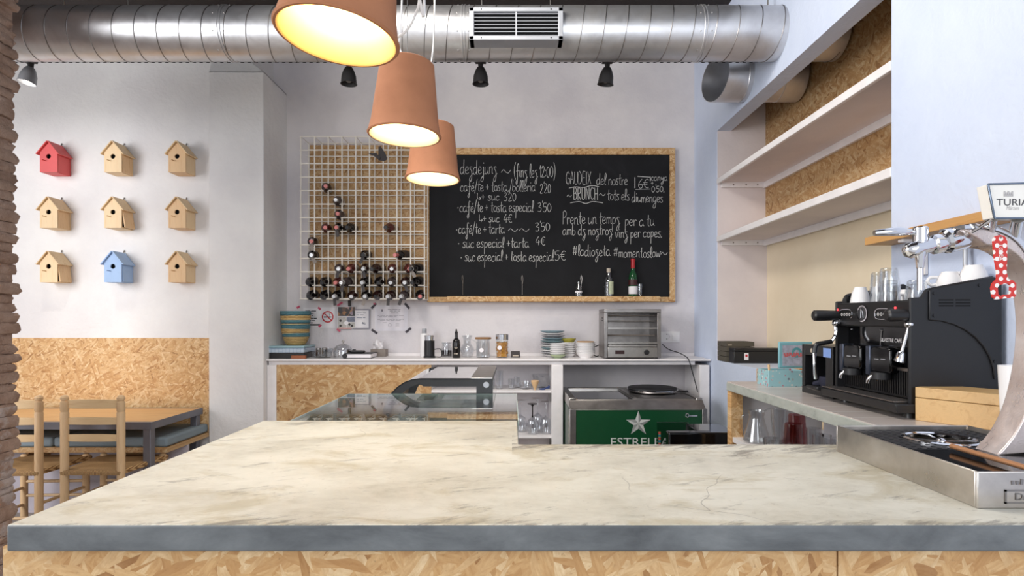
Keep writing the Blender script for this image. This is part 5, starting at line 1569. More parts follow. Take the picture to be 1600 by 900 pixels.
# ------------------------------------------------------------------ green chest freezer
fx0, fx1 = .427, 1.425
fy0, fy1 = 4.22, 4.99
root = thing('chest_freezer', 'dark green beer chest cooler with steel top and star emblem', 'chest cooler', ((fx0+fx1)/2,4.6,0))
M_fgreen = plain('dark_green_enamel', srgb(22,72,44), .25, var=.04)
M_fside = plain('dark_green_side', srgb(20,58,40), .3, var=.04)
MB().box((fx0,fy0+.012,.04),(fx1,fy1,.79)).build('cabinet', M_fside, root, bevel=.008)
MB().box((fx0+.042,fy0,.06),(fx1-.032,fy0+.012,.795)).build('front_panel', M_fgreen, root, bevel=.002)
m = MB().box((fx0-.006,fy0-.006,.04),(fx0+.042,fy0+.02,.80)); m.box((fx1-.032,fy0-.006,.04),(fx1+.006,fy0+.02,.80))
m.build('corner_strips', M_steel2, root, bevel=.005)
m = MB().prism([(fy0-.004,.79),(fy0+.07,.84),(fy0+.085,.853),(fy0+.085,.79)], 'x', fx0, fx1)
m.build('sloping_front_rim', M_steel2, root, bevel=.003)
m = MB().box((fx0,fy0+.085,.79),(fx0+.05,fy1,.868)); m.box((fx1-.05,fy0+.085,.79),(fx1,fy1,.868)); m.box((fx0+.05,fy1-.05,.79),(fx1-.05,fy1,.868)); m.box((fx0+.05,fy0+.085,.79),(fx1-.05,fy0+.115,.856))
m.build('top_rim', M_steel, root, bevel=.006)
MB().box((fx0+.05,fy0+.115,.842),((fx0+fx1)/2+.02,fy1-.05,.850)).build('sliding_lid', M_darkglass, root)
MB().box(((fx0+fx1)/2-.02,fy0+.115,.852),(fx1-.05,fy1-.05,.860)).build('sliding_lid', M_steel2, root)
MB().box(((fx0+fx1)/2-.012,fy0+.12,.8605),((fx0+fx1)/2+.012,fy1-.06,.866)).build('lid_handle', M_steel, root)
MB().box((fx0+.055,fy0+.12,.5),(fx1-.055,fy1-.055,.55)).build('inner_floor', M_dark, root)
m = MB()
for i in range(8): m.obox((fx0-.0008, fy0+.10, .72-i*.045), (.001,.03,.03), (R(20),0,0))
m.build('side_lettering', M_lab, root)
# star emblem: a five-pointed faceted star
M_st1 = plain('star_light_grey', srgb(196,198,196), .4); M_st2 = plain('star_mid_grey', srgb(138,142,140), .4)
sc_ = P(997.5,662,fy0-.001); R0, R1 = 20*fy0/F, 8.0*fy0/F
mb = MB()
ctr = sc_+Vector((0,-.004,0))
for i in range(10):
    a, b = R(90+36*i), R(90+36*(i+1))
    ra, rb = (R0, R1) if i % 2 == 0 else (R1, R0)
    mb.m = i % 2
    mb.add([ctr, sc_+Vector((ra*math.cos(a),0,ra*math.sin(a))), sc_+Vector((rb*math.cos(b),0,rb*math.sin(b)))], [(0,1,2)])
mb.build('star_emblem', [M_st1, M_st2], root, smooth=False)
M_flet = plain('pale_lettering', srgb(206,210,206), .5)
c = P(1000.5,690.5,fy0-.001)
text_part('ESTRELLA', 'brand_lettering', M_flet, root, face_front(c), 92*fy0/F, 13*fy0/F)
c = P(1000.5,712,fy0-.001); text_part('DAMM', 'brand_lettering', M_flet, root, face_front(c), 60*fy0/F, 13*fy0/F)
c = P(1081,649.5,fy0-.003)
m = MB().tube([c+Vector((-.045,0,-.004)),c+Vector((-.04,0,.014)),c+Vector((-.024,0,.008)),c+Vector((-.03,0,-.012)),c+Vector((-.045,0,-.004))], .003, 6, sub=4)
m.box((c.x-.028,c.y-.002,c.z-.006),(c.x+.04,c.y+.001,c.z+.004)); m.build('maker_badge', M_chrome, root)
m = MB()
for i in range(6): m.cyl((fx1-.028,fy0-.008,.1+i*.13),(fx1-.028,fy0-.006,.1+i*.13),.004,n=8)
m.build('rivets', M_steel, root)
# crepe plate
cx, cy = X(1019,4.7), 4.70
root = thing('crepe_plate', 'round black crepe hotplate lying on the chest cooler', 'hotplate', (cx,cy,.861))
MB().lathe([(0,0),(.17,0),(.2,.012),(.205,.024),(.2,.028),(0,.028)], (cx,cy,.861), 48).build('base', M_chrome, root)
MB().lathe([(0,.028),(.19,.028),(.195,.031),(.195,.04),(.19,.042),(0,.042)], (cx,cy,.861), 48).build('hot_surface', M_blackm, root)
m = MB().tube([(cx+.2,cy-.02,.875),(cx+.25,cy-.03,.872),(cx+.285,cy-.02,.872)], .006, 8); m.build('cord', M_black, root)
# black under-counter machine with a smoked panel
by0, by1 = 3.2, 3.55
root = thing('black_appliance', 'low black machine with shiny top and smoked panel before the green cooler', 'appliance', (1.0,3.4,0))
za = E-(676-498)/F*by0; zt2 = za
bx0, bx1 = X(1045,by0), X(1139,by0)
MB().box((bx0,by0,.0),(bx1,by0+.07,za)).build('machine_body', M_blackg, root, bevel=.008)
pa = P(1027,660,by1+.03)
MB().box((X(1027,by1+.03),by1+.03,.1),(X(1076,by1+.03),by1+.045,pa.z)).build('smoked_panel', glass('smoked_acrylic', (.74,.74,.75,1), .9, extra=.01), root)
MB().box((X(1076,by1+.03)-.01,by0+.072,.0),(bx1+.1,by1+.06,E-(662-498)/F*(by1+.06))).build('rear_body', M_blackg, root, bevel=.006)
M_holo = NT('holographic_strip')
w1 = M_holo.n('ShaderNodeTexWave', bands_direction='Z'); w1.inputs['Scale'].default_value = 9; M_holo.l(M_holo.coords(), w1.inputs[0])
M_holo.set(M_holo.ramp(w1.outputs[1], [(0, srgb(60,90,180)), (.3, srgb(60,170,120)), (.6, srgb(220,180,60)), (.9, srgb(200,70,90))]), .3)
p = P(1030.5,682,by1+.028); MB().box((p.x-.007,by1+.0285,p.z-.05),(p.x+.007,by1+.0295,p.z+.03)).build('colour_sticker', M_holo.m, root)

# ------------------------------------------------------------------ things on the sill and side counter
o_y = 4.45
x0, x1 = X(1125,o_y), X(1170,o_y)
x0 = max(x0, XW+.004)
root = thing('dark_crate', 'dark weathered wooden crate on the sill in the niche', 'crate', ((x0+.23)/1,o_y,ZS))
M_dwood = wood('weathered_dark_wood', srgb(98,92,80), srgb(62,58,52), 'x', .7, 1.5)
m = MB()
x1 = x0+.21
for i in range(4):
    zz_ = ZS+.006+i*.038
    m.box((x0,o_y-.09,zz_),(x1,o_y-.08,zz_+.034)); m.box((x0,o_y+.09,zz_),(x1,o_y+.1,zz_+.034)); m.box((x0,o_y-.08,zz_),(x0+.01,o_y+.09,zz_+.034)); m.box((x1-.01,o_y-.08,zz_),(x1,o_y+.09,zz_+.034))
m.build('slats', M_dwood, root)
MB().box((x0+.01,o_y-.08,ZS),(x1-.01,o_y+.09,ZS+.014)).build('crate_floor', M_dwood, root)
MB().box((x0+.01,o_y-.0915,ZS+.125),(x0+.04,o_y-.09,ZS+.137)).build('metal_label', M_steel, root)
root = thing('black_case', 'long black case with a small red and white label on the sill', 'case', (1.8,4.1,ZS))
cy0 = 4.24; cx0, cx1 = X(1147,4.24), XN-.03
MB().box((cx0,cy0,ZS),(cx1,cy0+.10,ZS+.088)).build('case_body', M_black, root, bevel=.004)
MB().box((cx0-.0,cy0-.002,ZS+.089),(cx1,cy0+.102,ZS+.112)).build('case_lid', M_black, root, bevel=.004)
MB().box((cx0+.075,cy0-.003,ZS+.025),(cx0+.105,cy0-.0012,ZS+.075)).build('paper_label', M_paper, root)
MB().box((cx0+.082,cy0-.0042,ZS+.048),(cx0+.098,cy0-.0031,ZS+.066)).build('red_mark', M_sred, root)

# blue tin with an open lid
ty = 2.80
tx0, tx1 = X(1201,ty), X(1257,ty)
root = thing('biscuit_tin', 'open pale blue tin with pink pattern, lid upright, on the side counter', 'tin', ((tx0+tx1)/2,ty+.07,CT))
M_tin = NT('blue_tin_pattern')
vv = M_tin.n('ShaderNodeTexVoronoi'); vv.inputs['Scale'].default_value = 62; M_tin.l(M_tin.coords(), vv.inputs[0])
ss = M_tin.n('ShaderNodeSeparateColor'); M_tin.l(vv.outputs['Color'], ss.inputs[0])
dots = M_tin.math('MULTIPLY', M_tin.math('LESS_THAN', vv.outputs['Distance'], .36), M_tin.math('GREATER_THAN', ss.outputs[0], .45))
col = M_tin.mix(dots, srgb(150,192,198), M_tin.ramp(ss.outputs[1], [(.3, srgb(204,120,130)), (.6, srgb(90,130,140)), (.9, srgb(220,214,206))]))
M_tin.set(col, .35); M_tin = M_tin.m
M_tealp = plain('pale_teal_enamel', srgb(132,184,192), .35)
m = MB().box((tx0,ty,CT),(tx1,ty+.005,CT+.078)); m.box((tx0,ty+.125,CT),(tx1,ty+.13,CT+.078)); m.box((tx0,ty+.005,CT),(tx0+.005,ty+.125,CT+.078)); m.box((tx1-.005,ty+.005,CT),(tx1,ty+.125,CT+.078)); m.box((tx0+.005,ty+.005,CT),(tx1-.005,ty+.125,CT+.005))
m.build('tin_body', M_tin, root, bevel=.001)
ly = ty+.135
lx0, lx1 = X(1217,ly), X(1270,ly)
lz0, lz1 = CT+.078, E-36/F*ly
lid = MB().box((lx0,ly,lz0),(lx1,ly+.014,lz1)).build('tin_lid', M_tealp, root, bevel=.006, seg=3)
MB().box((lx0+.018,ly-.0012,lz0+.012),(lx1-.012,ly-.0002,lz1-.018)).build('lid_picture', plain('pale_lilac_print', srgb(176,176,190), .45, var=.25, scale=60), lid)
m = MB()
for i in range(9): m.obox((lx0+.03+i*.0115, ly-.002, (lz0+lz1)/2+.002*(i%3)), (.008,.0008,.02), (0,R(25*(i%3)-25),0))
m.build('pink_lettering', plain('coral_print', srgb(214,110,112), .5), lid)
fl = flat_ring(MB(), Vector(((lx0+lx1)/2+.004,ly-.002,lz1-.055)), .014, .026, 18); fl.build('teal_rosette', plain('teal_print', srgb(90,160,166), .5), lid, smooth=False)
MB().tube([(tx0+.02,ty+.03,CT+.006),(tx0+.014,ty+.03,CT+.105)], .006, 8).build('wooden_stick', M_pine2, root)

# black knock box cabinet beside the coffee machine
kx0, kx1 = 1.31, 1.50
ky0, ky1 = 2.352, kx0*F/453
kz1 = CT+.215
root = thing('black_cabinet', 'small black open-fronted box with a blue sticker beside the coffee machine', 'box', ((kx0+kx1)/2,2.62,CT))
m = MB().box((kx0,ky0,CT+.03),(kx1,ky0+.055,kz1)); m.box((kx0,ky1-.025,CT+.03),(kx1,ky1,kz1)); m.box((kx0,ky0+.055,kz1-.045),(kx1,ky1-.025,kz1)); m.box((kx0,ky0,CT),(kx1,ky1,CT+.03)); m.box((kx1-.01,ky0+.055,CT+.03),(kx1,ky1-.025,kz1-.045))
m.build('casing', M_black, root, bevel=.002)
MB().box((kx0-.0015,ky0+.012,kz1-.046),(kx0-.0003,ky0+.07,kz1-.008)).build('blue_sticker', plain('blue_sticker', srgb(126,156,216), .4), root)
c = Vector((kx0-.0008,ky1-.085,kz1-.024)); MB().cyl(c, c+Vector((.0006,0,0)), .010, n=8).build('cream_emblem', M_lab, root)
m = MB(); rr = random.Random(2)
m.lathe([(0,0),(.04,0),(.05,.03),(.046,.05),(.04,.03),(0,.012)], (kx0+.072,ky0+.14,CT+.03), 16)
m.tube([(kx0+.03,ky0+.2,CT+.04),(kx0+.05,ky0+.15,CT+.06),(kx0+.06,ky0+.08,CT+.075)], .012, 8)
m.build('dark_cloth', plain('dark_blue_cloth', srgb(32,34,52), .8), root)
# ------------------------------------------------------------------ espresso machine
XM = 1.31
MY0, MY1 = XM*F/624, XM*F/506
def zat(py, px, Xp): return Q(px,py,Xp).z
root = thing('espresso_machine', 'black two-group espresso machine on the side counter', 'coffee machine', (1.42,2.1,CT))
MXB = XW-.012
zt0 = 1.51
# main housing and panels
m = MB().box((1.40,MY0+.014,CT+.05),(MXB,MY1-.012,zt0)); m.box((1.37,MY0+.014,zt0-.03),(1.40,MY1-.012,zt0))
m.build('housing', M_blackm, root, bevel=.004)
zf1, zf0 = zat(475,1306,XM), zat(507,1306,XM)
zn1, zn0 = zat(467,1424,XM), zat(515,1424,XM)
zf1 = (zf1+zn1)/2; zf0 = (zf0+zn0)/2
MB().box((XM,MY0+.002,zf0),(1.37,MY1,zf1)).build('control_panel', M_black, root, bevel=.006)
MB().box((XM+.045,MY0+.014,CT+.16),(1.40,MY1-.012,zf0)).build('splash_back', M_blackg, root)
m = MB().box((XM+.03,MY0+.014,CT+.06),(1.40,MY1-.012,CT+.16))
for i in range(34):
    yy = MY0+.02+i*(MY1-MY0-.04)/33
    m.box((XM+.024,yy-.0028,CT+.068),(XM+.031,yy+.0028,CT+.152))
m.build('lower_grille', M_black, root)
MB().box((XM+.02,MY0+.014,CT+.152),(XM+.035,MY1-.012,CT+.162)).build('grille_top_strip', M_steel2, root)
# side panels
def side(y0, y1): 
    return [(XM-.004,CT+.045),(XM-.004,zn1+.004),(XM+.035,zn1+.006),(XM+.05,zn1+.03),(XM+.062,zn1+.036),(MXB-.03,zn1+.075),(MXB,zn1+.06),(MXB,CT+.045)]
for a, b in ((MY0,MY0+.014),(MY1-.012,MY1)):
    MB().prism(side(a,b), 'y', a, b).build('side_panel', M_blackm, root, bevel=.004)
top = [(XM+.055,zn1+.026),(XM+.063,zn1+.033),(MXB-.03,zn1+.072),(MXB-.006,zn1+.058),(MXB-.006,CT+.16)]
arc = []
for i in range(9):
    t = i/8; a = R(90)*(1-t)
    arc.append((XM+.055+(MXB-.03-XM-.055)*math.cos(a)**1.0, CT+.13+(zn1-.07-CT-.13)*math.sin(a)))
cover = top + [(MXB-.02,CT+.14)] + arc[::-1]
sp = MB().prism(cover, 'y', MY0-.007, MY0).build('side_cover', plain('blue_black_panel', srgb(26,27,31), .42), root, bevel=.003)
for px, pz in ((XM+.07,zn1+.018),(XM+.07,zn1-.055),(MXB-.08,zn1+.044),(MXB-.03,CT+.19)): MB().cyl((px,MY0-.010,pz),(px,MY0-.007,pz),.005,n=10).build('screw', M_black, sp)
m = MB()
for i in range(3):
    for j in range(2): m.box((XM+.085+j*.055,MY0-.0078,zn1-.025+i*.0095),(XM+.133+j*.055,MY0-.0069,zn1-.0205+i*.0095))
m.build('vent_slots', M_dark, sp)
# cup deck with rail
MB().box((XM+.02,MY0+.014,zt0-.004),(MXB,MY1-.012,zt0)).build('cup_deck', M_steel2, root)
m = MB().tube([(XM+.03,MY1-.015,zt0),(XM+.03,MY1-.015,zt0+.03),(XM+.07,MY1-.012,zt0+.045),(MXB-.03,MY1-.012,zt0+.045)], .009, 8, sub=5); m.build('cup_rail', M_black, root)
# badge, buttons
def disc_x(mb, c, r, x, n=28, ry=1.0):
    vs_ = [(x, c.y+r*ry*math.cos(2*math.pi*i/n), c.z+r*math.sin(2*math.pi*i/n)) for i in range(n)]
    return mb.add(vs_, [tuple(range(n))])
def ring_yz(mb, c, r0, r1, x, n=32, ry=1.0):
    vs_, fs = [], []
    for i in range(n):
        a = 2*math.pi*i/n
        for r in (r0,r1): vs_.append((x, c.y+r*ry*math.cos(a), c.z+r*math.sin(a)))
    for i in range(n):
        j = (i+1)%n; fs.append((2*i,2*i+1,2*j+1,2*j))
    return mb.add(vs_, fs)
c = Q(1347,490,XM-.002)
bd = ring_yz(MB(), c, .0255, .031, XM-.003).build('round_badge', M_chrome, root, smooth=False)
m = disc_x(MB(), c, .026, XM-.0018); m.build('badge_face', plain('badge_grey', srgb(60,60,64), .3), bd, smooth=False)
m = MB().tube([(XM-.003,c.y+.008,c.z-.016),(XM-.003,c.y+.004,c.z+.018),(XM-.003,c.y-.004,c.z+.006),(XM-.003,c.y-.008,c.z-.016)], .0025, 6, sub=4); m.build('badge_emblem', M_chrome, bd)
for px, py in ((1321,491),(1379,490.5)):
    c = Q(px,py,XM-.002)
    pts = []
    for i in range(24):
        a = 2*math.pi*i/24; pts.append((XM-.002, c.y+.043*(abs(math.cos(a))**.6)*(1 if math.cos(a)>0 else -1), c.z+.019*(abs(math.sin(a))**.7)*(1 if math.sin(a)>0 else -1)))
    kp = MB().tube(pts, .0022, 6, closed=True).build('keypad', M_chrome, root)
    m = MB()
    for i in range(4):
        cc = Vector((0,c.y+.026-.0173*i,c.z-.001)); ring_yz(m, cc, .0035, .0058, XM-.0015, 14)
    m.build('buttons', M_white_c, kp, smooth=False)
M_led = emit('red_led', (1,.05,.06,1), 3.0)
m = MB()
for px, py in ((1309,484),(1399,481)): m.sphere(Q(px,py,XM-.001), .004, 8, 6)
m.build('indicator_lamps', M_led, root)
# steam taps and wands
for nm, Yk, pyk in (('near', MY0+.02, 492.5), ('far', MY1-.02, 493)):
    zz_ = E-(pyk-498)/F*Yk+.0
    kl = .070 if nm == 'near' else .103
    st = MB().tube([(XM+.01,Yk,zz_),(XM-.004,Yk,zz_),(XM-.006,Yk,zz_),(XM-kl+.022,Yk,zz_),(XM-kl+.005,Yk,zz_),(XM-kl,Yk,zz_)], [.012,.012,.0195,.0215,.021,.014], 20).build('steam_knob', M_black, root)
    jx_ = XM+.002 if nm == 'near' else XM-.014
    j = MB().sphere((jx_,Yk-.006,zz_-.03), .015, 14, 10)
    j.cyl((jx_,Yk-.006,zz_-.03),(jx_+.02,Yk-.006,zz_-.02),.010)
    if nm == 'near':
        j.tube([(jx_,Yk-.006,zz_-.04),(jx_-.016,Yk+.006,zz_-.125)], [.0075,.0068], 12)
        j.tube([(jx_-.016,Yk+.006,zz_-.12),(jx_-.017,Yk+.007,zz_-.128),(jx_-.021,Yk+.01,zz_-.155),(jx_-.022,Yk+.01,zz_-.16)], [.009,.014,.0165,.008], 14)
        j.build('steam_wand', M_chrome, st)
    else:
        j.tube([(XM-.014,Yk,zz_-.035),(XM-.012,Yk,zz_-.075),(XM-.03,Yk,zz_-.105)], .0065, 10, sub=6); j.build('steam_wand', M_chrome, st)
        MB().tube([(XM-.028,Yk,zz_-.104),(XM-.06,Yk,zz_-.11),(XM-.09,Yk,zz_-.118),(XM-.098,Yk,zz_-.15)], .009, 10, sub=6).build('wand_sleeve', M_black, st)
        MB().tube([(XM-.098,Yk,zz_-.148),(XM-.097,Yk,zz_-.2),(XM-.092,Yk,zz_-.255)], [.0065,.006,.0075], 10).build('wand_tip', M_chrome, st)
# brew groups
M_bluerefl = plain('painted_blue_reflection', srgb(64,70,84), .1, .6)  # dark gloss panel, reflected blue mixed into its base colour
for Yg in (MY0+.155, MY1-.115):
    zg = CT+.168
    g = MB()
    g.prism([(Yg-.05,zg-.03),(Yg+.05,zg-.03),(Yg+.055,zg-.02),(Yg+.055,zg+.05),(Yg+.045,zg+.062),(Yg-.045,zg+.062),(Yg-.055,zg+.05),(Yg-.055,zg-.02)], 'x', XM-.004, XM+.046)
    gb = g.build('brew_group', M_blackg, root, bevel=.006)
    MB().cyl((XM+.0,Yg,zg-.052),(XM+.0,Yg,zg-.028),.033,n=28).build('filter_holder', M_blackm, gb)
    MB().tube([(XM-.005,Yg,zg-.045),(XM-.022,Yg+.004,zg-.04),(XM-.034,Yg+.012,zg-.05),(XM-.037,Yg+.016,zg-.068)], [.008,.0075,.007,.0075], 12, sub=5).build('spout', M_chrome, gb)
    m = MB().box((XM-.006,Yg-.03,zg+.018),(XM-.0035,Yg-.006,zg+.021)); m.box((XM-.006,Yg+.006,zg+.016),(XM-.0035,Yg+.03,zg+.019)); m.build('light_marks', M_alu, gb)
    MB().box((XM-.003,Yg+.06,zg-.045),(XM+.046,Yg+.088,zg+.064)).build('side_window', M_bluerefl, root, bevel=.004)
m = MB()
for a, b in ((MY0+.03,zf0-.012),((MY0+MY1)/2-.004,zf0-.012),((MY0+MY1)/2+.006,zf0-.012),(MY1-.03,zf0-.012),(MY0+.03,CT+.175),((MY0+MY1)/2-.004,CT+.172),((MY0+MY1)/2+.006,CT+.172),(MY1-.03,CT+.17)):
    m.sphere((XM+.0445,a,b), .0042, 8, 6)
m.build('panel_screws', M_chrome, root)
m = MB().tube([(XM+.043,(MY0+MY1)/2,zf0-.015),(XM+.042,(MY0+MY1)/2+.004,zf0-.06),(XM+.043,(MY0+MY1)/2+.01,CT+.17)], .0018, 5, sub=4); m.build('cable_line', M_steel2, root)
c = Vector((XM+.0425, MY0+.166, CT+.255))
text_part('SILVESTRE CAFÉ', 'brand_lettering', M_paper, root, face_left(c), .114, .0165)
# drip tray
m = MB().prism([(XM-.055,CT+.03),(XM-.05,CT+.02),(1.56,CT+.02),(1.56,CT+.048),(XM-.06,CT+.052)], 'y', MY0-.01, MY1+.012)
m.prism([(XM-.07,CT+.04),(XM-.03,CT+.025),(XM-.03,CT+.05),(XM-.07,CT+.053)], 'y', MY1+.012, MY1+.10)
m.build('drip_tray', M_black, root, bevel=.004)
m = MB()
gxs0, gxs1 = XM-.05, XM+.022
nx, ny = 7, 44
for i in range(nx): 
    x = gxs0+(gxs1-gxs0)*i/(nx-1); m.box((x-.0012,MY0+.014,CT+.054),(x+.0012,MY1+.01,CT+.058))
for j in range(ny):
    y = MY0+.016+(MY1-MY0-.01)*j/(ny-1); m.box((gxs0,y-.0016,CT+.0535),(gxs1,y+.0016,CT+.0575))
m.build('tray_grate', M_steel2, root)
for xx in (XM+.02,MXB-.04):
    for yy in (MY0+.035,MY1-.04): MB().cyl((xx,yy,CT),(xx,yy,CT+.03),.02,.016,n=16).build('foot', M_black, root)

# cups and glasses on the machine
def cup(lab, x, y, z, r, h, ang, upside=True, group='white cups on the coffee machine'):
    rt = thing('coffee_cup', lab, 'cup', (x,y,z), group)
    prof = [(0,0),(r*.55,0),(r*.58,.004),(r*.8,h*.35),(r*.95,h*.75),(r,h),(r-.003,h),(r*.92,h*.75),(r*.76,h*.36),(r*.5,.007),(0,.006)]
    M = Matrix.Translation((x,y,z))
    if upside: M = M @ Matrix.Translation((0,0,h)) @ Matrix.Rotation(R(180),4,'X')
    M = M @ Matrix.Rotation(R(ang),4,'Z')
    MB().lathe(prof, n=32, M=M).build('cup_body', M_white_c, rt)
    pts = [M @ Vector(p) for p in ((r*.93,0,h*.8),(r*1.3,0,h*.86),(r*1.55,0,h*.62),(r*1.35,0,h*.36),(r*.82,0,h*.34))]
    MB().tube(pts, .0052, 8, sub=6).build('handle', M_white_c, rt)
zt0 += .0005
def on(px, Xp): return Xp*F/(px-800)
cup('upturned white cup with its handle towards the stacked glasses, at the machine far end', 1.352, on(1344,1.352), zt0, .036, .072, -35)
cup('small white cup behind the upturned cup at the machine far end', 1.47, 2.32, zt0, .033, .078, 60)
tumbler('stacked_glass', 'upper clear tumbler of the nested pair on the coffee machine', 1.37, on(1389,1.37), zt0+.048, .0275, .0365, .085, M_glassw, 'tumblers on the coffee machine', flutes=10, up=False)
tumbler('stacked_glass', 'lower clear tumbler of the nested pair on the coffee machine', 1.37, on(1389,1.37), zt0, .0275, .038, .088, M_glassw, 'tumblers on the coffee machine', flutes=10, up=False)
tumbler('stacked_glass', 'tall clear tumbler just behind the nested pair on the coffee machine', 1.43, on(1374,1.43)-.0, zt0, .027, .036, .13, M_glassw, 'tumblers on the coffee machine', flutes=10, up=False)
tumbler('stacked_glass', 'single low clear tumbler on the machine beside the beer tap spout', 1.385, on(1432,1.385)+.0, zt0, .027, .036, .08, M_glassw, 'tumblers on the coffee machine', flutes=10, up=False)
cup('white cup between the single tumbler and the nested tumblers', 1.50, on(1416,1.50), zt0, .034, .06, 150)
cup('lower white cup of the stacked pair behind the beer tap spout', 1.50, on(1482,1.50), zt0, .046, .058, 200, False)
cup('upper white cup of the stacked pair behind the beer tap spout', 1.502, on(1482,1.50), zt0+.0585, .040, .052, 200)
cup('lower white cup of the pair nearest the polka dot bottle opener', 1.562, 1.95, zt0, .044, .058, 205)
cup('upper white cup of the pair nearest the polka dot bottle opener', 1.562, 1.95, zt0+.0585, .046, .072, 205)

# ------------------------------------------------------------------ wooden box with a lid
root = thing('wooden_box', 'pale bamboo lidded box standing beside the coffee machine', 'box', (1.45,1.75,CT))
M_bamboo = wood('bamboo', srgb(212,176,122), srgb(188,148,96), 'x', .4, 1.4)
pl = Vector((1.312,1.875,0)); d = Vector((.52,-.854,0)).normalized()
L1, L2 = .222, .20
ang = math.atan2(d.y, d.x)
T = Matrix.Translation((pl.x,pl.y,CT)) @ Matrix.Rotation(ang,4,'Z')
T2 = Matrix.Translation((pl.x,pl.y,CT)) @ Matrix.Rotation(ang,4,'Z')
MB(T).box((0,0,0),(L1,.15,.073)).build('box_body', M_bamboo, root, bevel=.002)
MB(T).box((0,0,.0745),(L1,.15,.108)).build('box_lid', M_bamboo, root, bevel=.002)

# ------------------------------------------------------------------ wooden shelf on the blue wall
zs0 = E+.207*1.505
root = thing('wall_shelf', 'pale wooden wall shelf on the blue wall above the cups', 'shelf', (1.56,2.0,zs0))
M_shelfw = wood('honey_shelf_wood', srgb(206,158,100), srgb(168,116,66), 'y', .5, 1.0)
MB().box((XW*550/593,1.45,zs0),(XW-.001,2.455,zs0+.033)).build('board', M_shelfw, root, bevel=.002)
m = MB()
for yy in (2.24,1.7): m.box((XW-.10,yy,zs0-.012),(XW-.001,yy+.03,zs0)); m.box((XW-.014,yy,zs0-.14),(XW-.001,yy+.03,zs0-.012))
m.build('bracket', M_ppaint, root, bevel=.002)
o = MB().tube([(XW-.03,2.02,zs0-.001),(XW-.03,2.02,CT+.42)], .008, 10).build('conduit', M_alu, origin=(XW-.03,2.02,CT+.42))
tag(o, 'thin grey conduit pipe running down the blue wall from the wooden shelf', 'pipe')

# ------------------------------------------------------------------ drip tray of the beer tap
TX0, TX1 = .808, 1.137
TY0, TY1 = 1.0, 1.437
TZ = E-.2655
M_tray = NT('brushed_tray_steel')
v = M_tray.coords(scale=(1,1,1))
f = M_tray.noise(v, 9, 6, .65, .3)
M_tray.set(M_tray.ramp(f, [(.3, srgb(186,180,174)), (.6, srgb(212,206,199)), (.75, srgb(222,218,213))]), M_tray.ramp(f, [(.3,(.26,)*3),(.7,(.4,)*3)]), 1.0)
M_tray = M_tray.m
root = thing('beer_drip_tray', 'large stainless steel drip tray for the beer tap on the bar', 'drip tray', ((TX0+TX1)/2,1.2,CT))
t = .005
m = MB().box((TX0,TY0,CT),(TX1,TY0+t,TZ)); m.box((TX0,TY1-t,CT),(TX1,TY1,TZ)); m.box((TX0,TY0+t,CT),(TX0+t,TY1-t,TZ)); m.box((TX1-t,TY0+t,CT),(TX1,TY1-t,TZ)); m.box((TX0+t,TY0+t,CT),(TX1-t,TY1-t,CT+.006))
m.build('tray_basin', M_tray, root, bevel=.002)
# perforated plate
ysp = 1.215
gz = TZ-.010
mb = MB()
x0, x1, y0, y1 = TX0+t, TX1-t, ysp, TY1-t
nx, ny = 15, 12
rc, rcx, rcy = .070, .972, 1.305
dx, dy = (x1-x0)/nx, (y1-y0)/ny
for i in range(nx):
    for j in range(ny):
        ax, ay = x0+i*dx, y0+j*dy
        cx_, cy_ = ax+dx/2, ay+dy/2
        if (cx_-rcx)**2+(cy_-rcy)**2 < (rc+.004)**2: continue
        n = 10
        vs_ = []
        for q in range(n):
            a = 2*math.pi*q/n+.314
            vs_.append((cx_+.0058*math.cos(a), cy_+.0042*math.sin(a), gz))
        for q in range(n):
            a = 2*math.pi*q/n+.314
            ca, sa = math.cos(a), math.sin(a); k2 = 1/max(abs(ca)/(dx/2), abs(sa)/(dy/2))
            vs_.append((cx_+ca*k2, cy_+sa*k2, gz))
        for (sx, sy) in ((1,1),(-1,1),(-1,-1),(1,-1)): vs_.append((cx_+sx*dx/2, cy_+sy*dy/2, gz))
        fs = [(q,(q+1)%n,n+(q+1)%n,n+q) for q in range(n)]
        for ci, ca_ in ((20,45),(21,135),(22,225),(23,315)):
            best = None
            for q in range(n):
                a = (360*q/n+18)%360; b = (360*(q+1)/n+18)
                if a <= ca_ < b or a <= ca_+360 < b: best = q
            fs.append((n+best, ci, n+(best+1)%n))
        mb.add(vs_, fs)
gp = mb.build('perforated_plate', M_blackm, root, smooth=False)
so = gp.modifiers.new('solid','SOLIDIFY'); so.thickness = .0015
MB().box((TX0+t,TY0+t,gz-.003),(TX1-t,ysp-.002,gz)).build('front_plate', M_blackg, root, bevel=.001)
ring = MB().lathe([(rc,-.004),(rc+.006,0),(rc+.006,.004),(rc,.006),(rc-.004,.003),(rc-.004,-.004)], (rcx,rcy,gz), 40)
rg = ring.build('rinser_ring', M_chrome, root)
m = MB().sphere((rcx,rcy,gz-.004), .010, 14, 8)
for q in range(5):
    a = 2*math.pi*q/5; m.tube([(rcx,rcy,gz-.002),(rcx+(rc-.002)*math.cos(a),rcy+(rc-.002)*math.sin(a),gz-.002)], .002, 6)
m.build('rinser_spokes', M_chrome, rg)
MB().tube([(.916,TY0+.004,gz+.010),(.916,1.20,gz+.010)], .0055, 12).build('copper_pipe', plain('copper', srgb(214,158,116), .3, .6), root)
